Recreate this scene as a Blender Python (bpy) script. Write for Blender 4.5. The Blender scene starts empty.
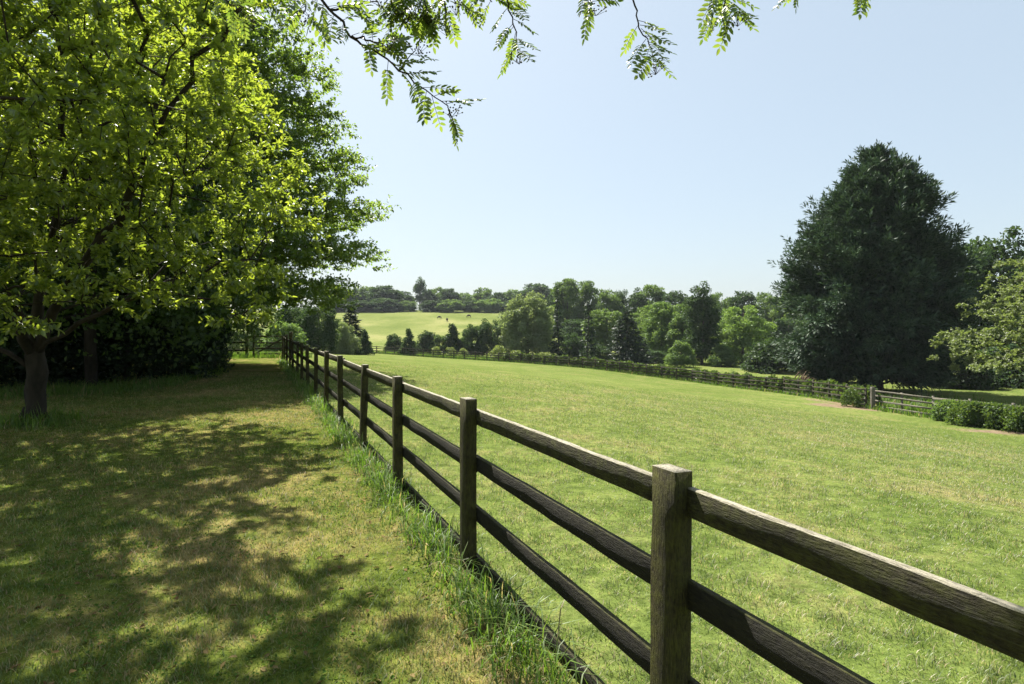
import bpy, math, random
import numpy as np
from mathutils import Vector, Matrix

# ------------------------------------------------------------------ camera, sky, sun, exposure
SC = bpy.context.scene
COL = SC.collection
F = 600.0            # focal length in pixels of the 1024 px wide picture
HY = 326.0           # horizon row
CAMZ = 1.73
cam = bpy.data.cameras.new('camera')
cam.lens = 36.0 * F / 1024.0
cam.sensor_width = 36.0
cam.shift_y = -(342.0 - HY) / 1024.0
cam.clip_start = 0.05
cam.clip_end = 6000.0
camo = bpy.data.objects.new('camera', cam)
COL.objects.link(camo)
camo.location = (0, 0, CAMZ)
camo.rotation_euler = (math.radians(90), 0, 0)
SC.camera = camo

SUN_AZ = (-0.435, 0.9005)          # horizontal direction TO the sun
SUN_EL = 55.0
AZ = math.atan2(SUN_AZ[0], SUN_AZ[1])     # clockwise angle from +Y
world = bpy.data.worlds.new('World')
SC.world = world
world.use_nodes = True
wn = world.node_tree
sky = wn.nodes.new('ShaderNodeTexSky')
sky.sky_type = 'NISHITA'
sky.sun_disc = False
sky.sun_elevation = math.radians(SUN_EL)
sky.sun_rotation = AZ
sky.altitude = 50
sky.air_density = 1.0
sky.dust_density = 2.0
sky.ozone_density = .8
bg = wn.nodes['Background']
veil = wn.nodes.new('ShaderNodeMix')          # milky summer sky: even veil over the clear-sky model
veil.data_type = 'RGBA'
veil.inputs[0].default_value = .62
wn.links.new(sky.outputs['Color'], veil.inputs[6])
veil.inputs[7].default_value = (4.0, 4.75, 5.2, 1)
wn.links.new(veil.outputs[2], bg.inputs['Color'])
bg.inputs['Strength'].default_value = 0.063

sun = bpy.data.lights.new('sun', 'SUN')
sun.energy = 5.0
sun.angle = math.radians(0.53)
sun.color = (1.0, 0.95, 0.87)
suno = bpy.data.objects.new('sun', sun)
COL.objects.link(suno)
ce = math.cos(math.radians(SUN_EL))
sd = Vector((SUN_AZ[0] * ce, SUN_AZ[1] * ce, math.sin(math.radians(SUN_EL)))).normalized()
suno.rotation_euler = sd.to_track_quat('Z', 'Y').to_euler()
suno.location = (-20, 30, 60)

SC.view_settings.view_transform = 'Standard'
SC.view_settings.look = 'None'
SC.view_settings.gamma = 1.0
SC.view_settings.use_curve_mapping = False
SC.view_settings.exposure = 1.45
SC.render.engine = 'CYCLES'
SC.cycles.max_bounces = 8
SC.cycles.diffuse_bounces = 4
SC.cycles.transmission_bounces = 6
SC.cycles.transparent_max_bounces = 8
SC.cycles.volume_bounces = 0
SC.cycles.use_denoising = True
SC.cycles.sample_clamp_indirect = 4.0

R = np.random.default_rng(11)

# ------------------------------------------------------------------ helpers
def nrm(a):
    return a / np.maximum(np.linalg.norm(a, axis=-1, keepdims=True), 1e-9)

def np_mesh(name, verts, faces, mats, fmat=None, smooth=False):
    """faces: list of (M,k) int arrays"""
    me = bpy.data.meshes.new(name)
    verts = np.asarray(verts, dtype=np.float32)
    me.vertices.add(len(verts))
    me.vertices.foreach_set('co', verts.ravel())
    faces = [np.asarray(f, dtype=np.int32) for f in faces if len(f)]
    loops = np.concatenate([f.ravel() for f in faces])
    sizes = np.concatenate([np.full(len(f), f.shape[1], dtype=np.int32) for f in faces])
    starts = np.concatenate([[0], np.cumsum(sizes)[:-1]]).astype(np.int32)
    me.loops.add(len(loops))
    me.loops.foreach_set('vertex_index', loops)
    me.polygons.add(len(sizes))
    me.polygons.foreach_set('loop_start', starts)
    me.polygons.foreach_set('loop_total', sizes)
    if not isinstance(mats, (list, tuple)):
        mats = [mats]
    for m in mats:
        me.materials.append(m)
    if fmat is not None:
        me.polygons.foreach_set('material_index', np.asarray(fmat, dtype=np.int32))
    if smooth:
        me.polygons.foreach_set('use_smooth', np.ones(len(sizes), dtype=bool))
    me.update(calc_edges=True)
    return me

def link(name, me, parent=None, loc=None, rotz=None):
    o = bpy.data.objects.new(name, me)
    COL.objects.link(o)
    if parent is not None:
        o.parent = parent
    if loc is not None:
        o.location = loc
    if rotz is not None:
        o.rotation_euler = (0, 0, rotz)
    return o

def tag(o, label, cat, group=None, kind=None):
    o['label'] = label
    o['category'] = cat
    if group:
        o['group'] = group
    if kind:
        o['kind'] = kind
    return o

def thing(name, loc, label, cat, group=None):
    o = bpy.data.objects.new(name, None)
    o.empty_display_size = 0.3
    COL.objects.link(o)
    o.location = loc
    return tag(o, label, cat, group)

def copy_thing(src, label, loc, rotz=0.0, scale=(1, 1, 1), group=None):
    c = src.copy()
    COL.objects.link(c)
    c.location = loc
    c.rotation_euler = (0, 0, rotz)
    c.scale = scale
    c['label'] = label
    if group:
        c['group'] = group
    for ch in list(src.children):
        d = ch.copy()
        COL.objects.link(d)
        d.parent = c
    return c

class Geo:
    """collects quads / tris"""
    def __init__(self):
        self.v = []; self.q = []; self.t = []; self.n = 0
    def add(self, v, q=None, t=None):
        self.v.append(np.asarray(v, float))
        if q is not None and len(q): self.q.append(np.asarray(q) + self.n)
        if t is not None and len(t): self.t.append(np.asarray(t) + self.n)
        self.n += len(v)
    def mesh(self, name, mat, smooth=False):
        fs = []
        if self.q: fs.append(np.concatenate(self.q))
        if self.t: fs.append(np.concatenate(self.t))
        return np_mesh(name, np.concatenate(self.v), fs, mat, smooth=smooth)
    def tube(self, pts, rad, sides=6, cap=True, rough=0.0, rng=None):
        pts = np.asarray(pts, float); n = len(pts)
        rad = np.broadcast_to(np.asarray(rad, float), (n,))
        tan = nrm(np.gradient(pts, axis=0))
        ref = np.array([0., 0., 1.]) if abs(tan[0][2]) < 0.8 else np.array([1., 0., 0.])
        a = nrm(np.cross(tan, ref)); b = np.cross(tan, a)
        th = np.linspace(0, 2 * np.pi, sides, endpoint=False)
        rr = rad[:, None] * np.ones((n, sides))
        if rough > 0 and rng is not None:
            rr = rr * (1 + rough * rng.standard_normal((n, sides)))
        v = pts[:, None, :] + rr[..., None] * (np.cos(th)[None, :, None] * a[:, None, :] + np.sin(th)[None, :, None] * b[:, None, :])
        i = np.arange(n - 1)[:, None] * sides; j = np.arange(sides)[None, :]; j2 = (j + 1) % sides
        q = np.stack([i + j, i + j2, i + sides + j2, i + sides + j], -1).reshape(-1, 4)
        t = None
        v = v.reshape(-1, 3)
        if cap:
            v = np.vstack([v, pts[-1:], pts[:1]])
            e = (n - 1) * sides; c = n * sides
            jj = np.arange(sides)
            t = np.vstack([np.stack([e + jj, e + (jj + 1) % sides, np.full(sides, c)], -1),
                           np.stack([(jj + 1) % sides, jj, np.full(sides, c + 1)], -1)])
        self.add(v, q, t)

def leaf_verts(P, D, N, L, W, fold=0.18, droop=0.12, kind='hex'):
    """vectorised leaves; returns verts, quads"""
    D = nrm(D); S = nrm(np.cross(D, N)); N2 = np.cross(S, D)
    L = np.asarray(L)[:, None]; W = np.asarray(W)[:, None]
    n = len(P)
    if kind == 'hex':
        v = np.stack([P,
                      P + D * L * .30 + S * W * .46 + N2 * W * fold,
                      P + D * L * .68 + S * W * .40 + N2 * (W * fold - L * droop * .4),
                      P + D * L - N2 * L * droop,
                      P + D * L * .68 - S * W * .40 + N2 * (W * fold - L * droop * .4),
                      P + D * L * .30 - S * W * .46 + N2 * W * fold], 1).reshape(-1, 3)
        b = np.arange(n)[:, None] * 6
        q = np.concatenate([b + np.array([[0, 1, 2, 3]]), b + np.array([[0, 3, 4, 5]])])
    else:
        v = np.stack([P,
                      P + D * L * .5 + S * W * .5 + N2 * W * fold,
                      P + D * L - N2 * L * droop,
                      P + D * L * .5 - S * W * .5 + N2 * W * fold], 1).reshape(-1, 3)
        b = np.arange(n)[:, None] * 4
        q = b + np.array([[0, 1, 2, 3]])
    return v, q

def leaf_mesh(name, mat, P, D, N, L, W, **k):
    v, q = leaf_verts(P, D, N, L, W, **k)
    return np_mesh(name, v, [q], mat)

def rdir(rng, n, up=0.0):
    d = rng.standard_normal((n, 3)); d = nrm(d)
    d[:, 2] += up
    return nrm(d)

# ------------------------------------------------------------------ materials
def new_mat(name):
    m = bpy.data.materials.new(name)
    m.use_nodes = True
    nt = m.node_tree
    for n in list(nt.nodes):
        nt.nodes.remove(n)
    return m, nt, nt.nodes, nt.links

def ramp(nd, stops, interp='LINEAR'):
    r = nd.new('ShaderNodeValToRGB')
    r.color_ramp.interpolation = interp
    el = r.color_ramp.elements
    while len(el) < len(stops):
        el.new(0.5)
    for e, (p, c) in zip(el, stops):
        e.position = p
        e.color = (c[0], c[1], c[2], 1.0)
    return r

def mixc(nd, ln, fac, a, b, typ='MIX'):
    m = nd.new('ShaderNodeMix'); m.data_type = 'RGBA'; m.blend_type = typ
    for s, v in ((0, fac), (6, a), (7, b)):
        if hasattr(v, 'is_output') or hasattr(v, 'links'):
            ln.new(v, m.inputs[s])
        elif s == 0:
            m.inputs[0].default_value = v
        else:
            m.inputs[s].default_value = (v[0], v[1], v[2], 1)
    return m.outputs[2]

def noise(nd, ln, vec, scale, detail=4.0, rough=0.55, dist=0.0):
    n = nd.new('ShaderNodeTexNoise')
    n.inputs['Scale'].default_value = scale
    n.inputs['Detail'].default_value = detail
    n.inputs['Roughness'].default_value = rough
    n.inputs['Distortion'].default_value = dist
    if vec is not None:
        ln.new(vec, n.inputs['Vector'])
    return n.outputs['Fac']

def leaf_mat(name, cols, trans, tfac=0.45, gloss=0.06, rough=0.45, objvar=0.0):
    """cols: three diffuse colours picked per leaf; trans: two transmitted colours"""
    m, nt, nd, ln = new_mat(name)
    g = nd.new('ShaderNodeNewGeometry')
    r = ramp(nd, [(0.0, cols[0]), (0.5, cols[1]), (1.0, cols[2])])
    ln.new(g.outputs['Random Per Island'], r.inputs['Fac'])
    r2 = ramp(nd, [(0.0, trans[0]), (1.0, trans[1])])
    ln.new(g.outputs['Random Per Island'], r2.inputs['Fac'])
    c1, c2 = r.outputs['Color'], r2.outputs['Color']
    if objvar > 0:
        oi = nd.new('ShaderNodeObjectInfo')
        hs = []
        for c in (c1, c2):
            h = nd.new('ShaderNodeHueSaturation')
            mr = nd.new('ShaderNodeMapRange')
            mr.inputs['To Min'].default_value = 1 - objvar
            mr.inputs['To Max'].default_value = 1 + objvar
            ln.new(oi.outputs['Random'], mr.inputs['Value'])
            ln.new(mr.outputs['Result'], h.inputs['Value'])
            ln.new(c, h.inputs['Color'])
            hs.append(h.outputs['Color'])
        c1, c2 = hs
    d = nd.new('ShaderNodeBsdfDiffuse'); ln.new(c1, d.inputs['Color'])
    t = nd.new('ShaderNodeBsdfTranslucent'); ln.new(c2, t.inputs['Color'])
    mx = nd.new('ShaderNodeMixShader'); mx.inputs[0].default_value = tfac
    ln.new(d.outputs[0], mx.inputs[1]); ln.new(t.outputs[0], mx.inputs[2])
    gl = nd.new('ShaderNodeBsdfGlossy'); gl.inputs['Roughness'].default_value = rough
    gl.inputs['Color'].default_value = (1, 1, 1, 1)
    m2 = nd.new('ShaderNodeMixShader'); m2.inputs[0].default_value = gloss
    ln.new(mx.outputs[0], m2.inputs[1]); ln.new(gl.outputs[0], m2.inputs[2])
    o = nd.new('ShaderNodeOutputMaterial'); ln.new(m2.outputs[0], o.inputs['Surface'])
    return m

def bark_mat(name, c1, c2, scale=6.0):
    m, nt, nd, ln = new_mat(name)
    tc = nd.new('ShaderNodeTexCoord')
    mp = nd.new('ShaderNodeMapping'); mp.inputs['Scale'].default_value = (1, 1, .35)
    ln.new(tc.outputs['Object'], mp.inputs['Vector'])
    f = noise(nd, ln, mp.outputs[0], scale, 6, .65, .4)
    r = ramp(nd, [(.3, c1), (.7, c2)]); ln.new(f, r.inputs['Fac'])
    p = nd.new('ShaderNodeBsdfPrincipled'); p.inputs['Roughness'].default_value = .9
    p.inputs['Specular IOR Level'].default_value = .2
    ln.new(r.outputs[0], p.inputs['Base Color'])
    b = nd.new('ShaderNodeBump'); b.inputs['Strength'].default_value = .7; b.inputs['Distance'].default_value = .03
    f2 = noise(nd, ln, mp.outputs[0], scale * 4, 5, .7, .6)
    ln.new(f2, b.inputs['Height']); ln.new(b.outputs[0], p.inputs['Normal'])
    o = nd.new('ShaderNodeOutputMaterial'); ln.new(p.outputs[0], o.inputs['Surface'])
    return m

def wood_mat(name, dark, mid, pale, moss=(.075, .085, .02), mossamt=.5, seed=0.0):
    """weathered fence timber, grain along local X"""
    m, nt, nd, ln = new_mat(name)
    tc = nd.new('ShaderNodeTexCoord')
    oi = nd.new('ShaderNodeObjectInfo')
    ad = nd.new('ShaderNodeVectorMath'); ad.operation = 'ADD'
    sc_ = nd.new('ShaderNodeVectorMath'); sc_.operation = 'SCALE'
    cmb = nd.new('ShaderNodeCombineXYZ')
    for i in range(3): ln.new(oi.outputs['Random'], cmb.inputs[i])
    ln.new(cmb.outputs[0], sc_.inputs[0]); sc_.inputs['Scale'].default_value = 37.0
    ln.new(tc.outputs['Object'], ad.inputs[0]); ln.new(sc_.outputs[0], ad.inputs[1])
    mp = nd.new('ShaderNodeMapping'); mp.inputs['Scale'].default_value = (.16, 1, 1)
    ln.new(ad.outputs[0], mp.inputs['Vector'])
    g1 = noise(nd, ln, mp.outputs[0], 55, 6, .7, .8)
    g2 = noise(nd, ln, mp.outputs[0], 160, 3, .6, .2)
    bl = noise(nd, ln, ad.outputs[0], 16, 8, .75)
    r = ramp(nd, [(.28, dark), (.52, mid), (.8, pale)])
    ln.new(g1, r.inputs['Fac'])
    mf = nd.new('ShaderNodeMapRange'); mf.inputs['From Min'].default_value = .42; mf.inputs['From Max'].default_value = .68
    mf.inputs['To Max'].default_value = mossamt
    ln.new(bl, mf.inputs['Value'])
    c = mixc(nd, ln, mf.outputs[0], r.outputs[0], moss)
    # end checks / dark streaks
    st = ramp(nd, [(.0, (.25, .25, .25)), (.40, (.55, .55, .55)), (.5, (1, 1, 1))]); ln.new(g2, st.inputs['Fac'])
    c = mixc(nd, ln, .8, c, st.outputs[0], 'MULTIPLY')
    p = nd.new('ShaderNodeBsdfPrincipled'); p.inputs['Roughness'].default_value = .85
    p.inputs['Specular IOR Level'].default_value = .25
    ln.new(c, p.inputs['Base Color'])
    b = nd.new('ShaderNodeBump'); b.inputs['Strength'].default_value = 1.0; b.inputs['Distance'].default_value = .010
    hm0 = math_(nd, ln, 'MULTIPLY', bl, .9)
    hm = nd.new('ShaderNodeMath'); hm.operation = 'ADD'
    ln.new(math_(nd, ln, 'ADD', g1, hm0), hm.inputs[0]); ln.new(g2, hm.inputs[1])
    ln.new(hm.outputs[0], b.inputs['Height']); ln.new(b.outputs[0], p.inputs['Normal'])
    o = nd.new('ShaderNodeOutputMaterial'); ln.new(p.outputs[0], o.inputs['Surface'])
    return m

# ------------------------------------------------------------------ terrain shape
U = np.array([-0.397, 0.918]); V = np.array([0.918, 0.397])
FX0 = 1.538                                   # the paddock fence crosses y = 0 here
def fence_xy(t, p=0.0):
    return np.array([FX0, 0.0]) + U * t + V * p
def pt(x, y):
    """signed distance right of the paddock fence, and distance along it"""
    dx = x - FX0
    return dx * V[0] + y * V[1], dx * U[0] + y * U[1]

# far edge of the paddock: (pixel column, depth, pixel row of the ground)
FAR = [(1100, 23.5, 448), (1010, 27.5, 429), (950, 30.5, 421), (905, 33.5, 414.5), (866, 36.5, 407.5),
       (788, 46, 394), (690, 58, 381.5), (589, 70, 368.5), (500, 80, 361.5), (425, 88, 357), (368, 95, 353)]
FARW = np.array([((px - 512) / F * d, d, CAMZ - (y - HY) / F * d) for px, d, y in FAR])

ctrl = []
for t in (-8, -3, 0, 4, 8, 13, 18, 24, 30, 36):
    q = fence_xy(t); ctrl.append((q[0], q[1], 0.0))
for t in (-8, 0, 10, 20, 32):
    for p in (-5, -12, -25):
        q = fence_xy(t, p); ctrl.append((q[0], q[1], 0.0))
for w in FARW: ctrl.append(tuple(w))
ctrl += [(-22, 48, -.5), (-30, 70, -1.3), (-60, 60, -.5), (-40, 100, -2.4), (-90, 120, -1.0), (-16, 62, -1.4)]
def pxp(px, d, y): return ((px - 512) / F * d, d, CAMZ - (y - HY) / F * d)
for px in (250, 310, 365, 430, 500, 560):
    ctrl += [pxp(px, 125, 353), pxp(px, 160, 347), pxp(px, 215, 326), pxp(px, 262, 312.5), pxp(px, 300, 310)]
ctrl += [(-200, 200, 5), (-300, 380, 8), (0, 420, 8), (-60, 420, 8)]
for px in (640, 700, 780, 880, 1000, 1150):
    ctrl += [pxp(px, 75, 368), pxp(px, 110, 357), pxp(px, 160, 346), pxp(px, 230, 335)]
ctrl += [(22, 41, -3.3), (30, 36, -3.2), (40, 40, -3.4), (50, 30, -3.3), (32, 15, -2.9), (40, 0, -3.2), (18, 5, -1.75), (10, -10, -.45), (25, -20, -1.6)]
ctrl += [(-60, -40, 0), (-60, 10, 0), (0, -60, 0), (60, -60, -3), (-50, 35, 0)]
for a in range(0, 360, 30):
    ctrl.append((700 * math.sin(math.radians(a)), 700 * math.cos(math.radians(a)), 0.0))
    ctrl.append((2600 * math.sin(math.radians(a)), 2600 * math.cos(math.radians(a)), -2.0))
ctrl = np.array(ctrl)
def _tps(r2):
    return np.where(r2 > 1e-9, 0.5 * r2 * np.log(np.maximum(r2, 1e-9)), 0.0)
_S = 100.0
_c = ctrl[:, :2] / _S
_K = _tps(((_c[:, None] - _c[None]) ** 2).sum(-1)) + np.eye(len(_c)) * 2e-5
_P = np.hstack([np.ones((len(_c), 1)), _c])
_A = np.block([[_K, _P], [_P.T, np.zeros((3, 3))]])
_w = np.linalg.solve(_A, np.concatenate([ctrl[:, 2], np.zeros(3)]))
def zt(x, y):
    x = np.atleast_1d(np.asarray(x, float)); y = np.atleast_1d(np.asarray(y, float))
    out = np.empty(len(x))
    for i in range(0, len(x), 20000):
        xs = x[i:i + 20000] / _S; ys = y[i:i + 20000] / _S
        r2 = (xs[:, None] - _c[None, :, 0]) ** 2 + (ys[:, None] - _c[None, :, 1]) ** 2
        out[i:i + 20000] = _tps(r2) @ _w[:len(_c)] + _w[-3] + _w[-2] * xs + _w[-1] * ys
    return out
def z1(x, y): return float(zt(x, y)[0])
def ray(px, d):
    return (px - 512) / F * d, d

# ------------------------------------------------------------------ ground
def grass_colour(nd, ln, island=False):
    """colour of turf at a place: green / straw patches; shared by ground and blades"""
    g = nd.new('ShaderNodeNewGeometry')
    pos = g.outputs['Position']
    n1 = noise(nd, ln, pos, .55, 5, .6)
    n2 = noise(nd, ln, pos, 3.2, 4, .6)
    n3 = noise(nd, ln, pos, .06, 3, .5)
    n2 = math_(nd, ln, 'ADD', math_(nd, ln, 'MULTIPLY', n2, .6), math_(nd, ln, 'MULTIPLY', noise(nd, ln, pos, 8.5, 3, .6), .4))
    return g, pos, n1, n2, n3

def math_(nd, ln, op, a, b=None):
    m = nd.new('ShaderNodeMath'); m.operation = op
    for i, v in enumerate((a, b)):
        if v is None: continue
        if isinstance(v, (int, float)): m.inputs[i].default_value = v
        else: ln.new(v, m.inputs[i])
    return m.outputs[0]

def mrange(nd, ln, v, a, b, c=0.0, d=1.0):
    m = nd.new('ShaderNodeMapRange')
    m.inputs['From Min'].default_value = a; m.inputs['From Max'].default_value = b
    m.inputs['To Min'].default_value = c; m.inputs['To Max'].default_value = d
    ln.new(v, m.inputs['Value'])
    return m.outputs[0]

def ground_mat():
    m, nt, nd, ln = new_mat('ground_turf')
    g, pos, n1, n2, n3 = grass_colour(nd, ln)
    at = nd.new('ShaderNodeAttribute'); at.attribute_name = 'zone'      # r lawn, g soil, b meadow
    sp = nd.new('ShaderNodeSeparateColor'); ln.new(at.outputs['Color'], sp.inputs[0])
    fine = noise(nd, ln, pos, 28, 4, .7)
    fine2 = noise(nd, ln, pos, 90, 3, .7)
    # paddock turf
    s = math_(nd, ln, 'ADD', math_(nd, ln, 'MULTIPLY', n1, .55), math_(nd, ln, 'MULTIPLY', n2, .45))
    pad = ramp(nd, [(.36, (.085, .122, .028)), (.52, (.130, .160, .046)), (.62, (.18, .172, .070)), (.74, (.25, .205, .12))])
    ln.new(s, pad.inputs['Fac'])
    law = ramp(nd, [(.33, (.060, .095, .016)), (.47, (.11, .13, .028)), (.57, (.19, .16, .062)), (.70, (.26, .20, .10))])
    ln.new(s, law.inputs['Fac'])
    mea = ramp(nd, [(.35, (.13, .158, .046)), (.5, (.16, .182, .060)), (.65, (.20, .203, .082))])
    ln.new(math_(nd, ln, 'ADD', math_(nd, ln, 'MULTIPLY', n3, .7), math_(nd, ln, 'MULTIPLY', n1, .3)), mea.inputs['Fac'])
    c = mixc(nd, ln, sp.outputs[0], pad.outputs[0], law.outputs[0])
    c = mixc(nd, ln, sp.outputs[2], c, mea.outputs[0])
    big = ramp(nd, [(.35, (.84, .88, .80)), (.65, (1.12, 1.1, 1.1))]); ln.new(n3, big.inputs['Fac'])
    c = mixc(nd, ln, 1.0, c, big.outputs[0], 'MULTIPLY')
    tu = ramp(nd, [(.36, (.62, .66, .62)), (.5, (1, 1, 1)), (.64, (1.28, 1.24, 1.2))]); ln.new(noise(nd, ln, pos, 6.3, 3, .6), tu.inputs['Fac'])
    c = mixc(nd, ln, .85, c, tu.outputs[0], 'MULTIPLY')
    fr = ramp(nd, [(.3, (.55, .58, .5)), (.52, (1, 1, 1)), (.75, (1.35, 1.32, 1.25))]); ln.new(fine, fr.inputs['Fac'])
    c = mixc(nd, ln, .75, c, fr.outputs[0], 'MULTIPLY')
    fr2 = ramp(nd, [(.3, (.6, .6, .6)), (.7, (1.3, 1.3, 1.3))]); ln.new(fine2, fr2.inputs['Fac'])
    c = mixc(nd, ln, .6, c, fr2.outputs[0], 'MULTIPLY')
    soil = ramp(nd, [(.3, (.10, .072, .045)), (.7, (.25, .19, .125))]); ln.new(n2, soil.inputs['Fac'])
    sm = math_(nd, ln, 'ADD', sp.outputs[1], math_(nd, ln, 'MULTIPLY', math_(nd, ln, 'SUBTRACT', n2, .5), 1.2))
    c = mixc(nd, ln, mrange(nd, ln, sm, .42, .62), c, soil.outputs[0])
    d = nd.new('ShaderNodeBsdfDiffuse'); ln.new(c, d.inputs['Color'])
    b = nd.new('ShaderNodeBump'); b.inputs['Strength'].default_value = .55; b.inputs['Distance'].default_value = .04
    ln.new(math_(nd, ln, 'ADD', fine, math_(nd, ln, 'MULTIPLY', n2, 1.0)), b.inputs['Height'])
    ln.new(b.outputs[0], d.inputs['Normal'])
    o = nd.new('ShaderNodeOutputMaterial'); ln.new(d.outputs[0], o.inputs['Surface'])
    return m

def build_ground():
    ang = np.concatenate([np.radians(np.arange(-62, 62, .35)), np.radians(np.arange(62, 298, 4.0))])
    rad = np.concatenate([[0.0], np.geomspace(.35, 880, 320)])
    A, Rr = np.meshgrid(ang, rad[1:])
    x = (Rr * np.sin(A)).ravel(); y = (Rr * np.cos(A)).ravel()
    x = np.concatenate([[0], x]); y = np.concatenate([[0], y])
    z = zt(x, y)
    z = z + np.where((np.hypot(x, y) > 1.0) & (np.hypot(x, y) < 60), .012 * np.sin(x * 3.1 + y * 1.7) * np.sin(y * 2.3 - x), 0)
    na = len(ang)
    i = np.arange(len(rad) - 2)[:, None] * na; j = np.arange(na)[None]; j2 = (j + 1) % na
    q = np.stack([1 + i + j, 1 + i + na + j, 1 + i + na + j2, 1 + i + j2], -1).reshape(-1, 4)[:, ::-1]
    jj = np.arange(na)
    t = np.stack([np.zeros(na, int), 1 + jj, 1 + (jj + 1) % na], -1)[:, ::-1]
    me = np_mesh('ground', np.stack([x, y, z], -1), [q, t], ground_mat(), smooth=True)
    p, tt = pt(x, y)
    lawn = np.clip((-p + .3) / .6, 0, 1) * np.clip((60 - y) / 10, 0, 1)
    soil = np.zeros(len(x))
    def blob(px, d, rx, ry, amt=1.0):
        nonlocal soil
        cx, cy = ray(px, d)
        soil = np.maximum(soil, amt * np.exp(-(((x - cx) / rx) ** 2 + ((y - cy) / ry) ** 2)))
    blob(1000, 26.4, 2.6, .7, .9); blob(1060, 24.5, 2.0, .9, .8); blob(838, 36.8, 2.6, 1.3, .95); blob(812, 40.5, 1.3, 1.4, .65)
    blob(868, 35.2, 2.2, .6, .8); blob(865, 38, 3.6, 3.0, .8)
    mea = np.clip((np.hypot(x, y) - 105) / 30, 0, 1)
    rough = np.zeros(len(x))
    col = np.stack([lawn, soil, mea, np.ones(len(x))], -1).astype(np.float32)
    ca = me.color_attributes.new('zone', 'FLOAT_COLOR', 'POINT')
    ca.data.foreach_set('color', col.ravel())
    o = link('ground', me)
    o['kind'] = 'structure'
    return o
build_ground()

# ------------------------------------------------------------------ haze
def build_haze():
    m, nt, nd, ln = new_mat('haze_air')
    v = nd.new('ShaderNodeVolumePrincipled')
    v.inputs['Color'].default_value = (.86, .92, 1.0, 1)
    v.inputs['Density'].default_value = HAZE
    v.inputs["Anisotropy"].default_value = 0.0
    o = nd.new('ShaderNodeOutputMaterial'); ln.new(v.outputs[0], o.inputs['Volume'])
    x0, x1, y0, y1, zb, zt_ = -900., 900., -300., 1400., -60., 24.
    V8 = [(x, y, z) for z in (zb, zt_) for y in (y0, y1) for x in (x0, x1)]
    q = [(0, 2, 3, 1), (4, 5, 7, 6), (0, 1, 5, 4), (2, 6, 7, 3), (0, 4, 6, 2), (1, 3, 7, 5)]
    o = link('haze', np_mesh('haze', V8, [np.array(q)], m))
    o['kind'] = 'stuff'; o['label'] = 'thin pale summer haze over the far meadow and trees'; o['category'] = 'haze'
HAZE = .00016
build_haze()

# ------------------------------------------------------------------ grass (stuff)
def blade_mat(name, greens, straw, patch_lo, patch_hi, tfac=.42, strawfrac=.2):
    m, nt, nd, ln = new_mat(name)
    g, pos, n1, n2, n3 = grass_colour(nd, ln)
    s = math_(nd, ln, 'ADD', math_(nd, ln, 'MULTIPLY', n1, .55), math_(nd, ln, 'MULTIPLY', n2, .45))
    r = ramp(nd, [(0, greens[0]), (.5, greens[1]), (1, greens[2])])
    ln.new(g.outputs['Random Per Island'], r.inputs['Fac'])
    st = ramp(nd, [(0, straw[0]), (1, straw[1])]); ln.new(g.outputs['Random Per Island'], st.inputs['Fac'])
    # straw share rises in the dry patches
    wn_ = nd.new('ShaderNodeTexWhiteNoise'); wn_.noise_dimensions = '1D'
    ln.new(g.outputs['Random Per Island'], wn_.inputs['W'])
    share = mrange(nd, ln, s, patch_lo, patch_hi, strawfrac * .4, .92)
    isst = math_(nd, ln, 'LESS_THAN', wn_.outputs['Value'], share)
    c = mixc(nd, ln, isst, r.outputs[0], st.outputs[0])
    tu = ramp(nd, [(.36, (.62, .66, .62)), (.5, (1, 1, 1)), (.64, (1.28, 1.24, 1.2))]); ln.new(noise(nd, ln, pos, 6.3, 3, .6), tu.inputs['Fac'])
    c = mixc(nd, ln, .85, c, tu.outputs[0], 'MULTIPLY')
    d = nd.new('ShaderNodeBsdfDiffuse'); ln.new(c, d.inputs['Color'])
    t = nd.new('ShaderNodeBsdfTranslucent')
    c2 = mixc(nd, ln, 1.0, c, (1.25, 1.3, .8), 'MULTIPLY')
    ln.new(c2, t.inputs['Color'])
    mx = nd.new('ShaderNodeMixShader'); mx.inputs[0].default_value = tfac
    ln.new(d.outputs[0], mx.inputs[1]); ln.new(t.outputs[0], mx.inputs[2])
    gl = nd.new('ShaderNodeBsdfGlossy'); gl.inputs['Roughness'].default_value = .5
    m2 = nd.new('ShaderNodeMixShader'); m2.inputs[0].default_value = .035
    ln.new(mx.outputs[0], m2.inputs[1]); ln.new(gl.outputs[0], m2.inputs[2])
    o = nd.new('ShaderNodeOutputMaterial'); ln.new(m2.outputs[0], o.inputs['Surface'])
    return m

def blades(name, mat, x, y, h, w, lean, rng, bend=.5):
    n = len(x)
    z = zt(x, y) - .004
    P = np.stack([x, y, z], -1)
    a = rng.uniform(0, 2 * np.pi, n)
    H = np.stack([np.cos(a), np.sin(a), np.zeros(n)], -1)
    S = np.stack([-np.sin(a), np.cos(a), np.zeros(n)], -1)
    up = np.array([0, 0, 1.0])
    ln_ = (lean * rng.uniform(.2, 1.3, n))[:, None]
    h = h[:, None]; w = w[:, None]
    M = P + up * h * .55 + H * h * ln_ * .35
    T = P + up * h * (1 - bend * ln_ * .3) + H * h * ln_
    v = np.stack([P - S * w * .5, P + S * w * .5, M + S * w * .42, M - S * w * .42, T], 1).reshape(-1, 3)
    b = np.arange(n)[:, None] * 5
    q = b + np.array([[0, 1, 2, 3]]); t = b + np.array([[3, 2, 4]])
    return link(name, np_mesh(name, v, [q, t], mat))

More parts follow.
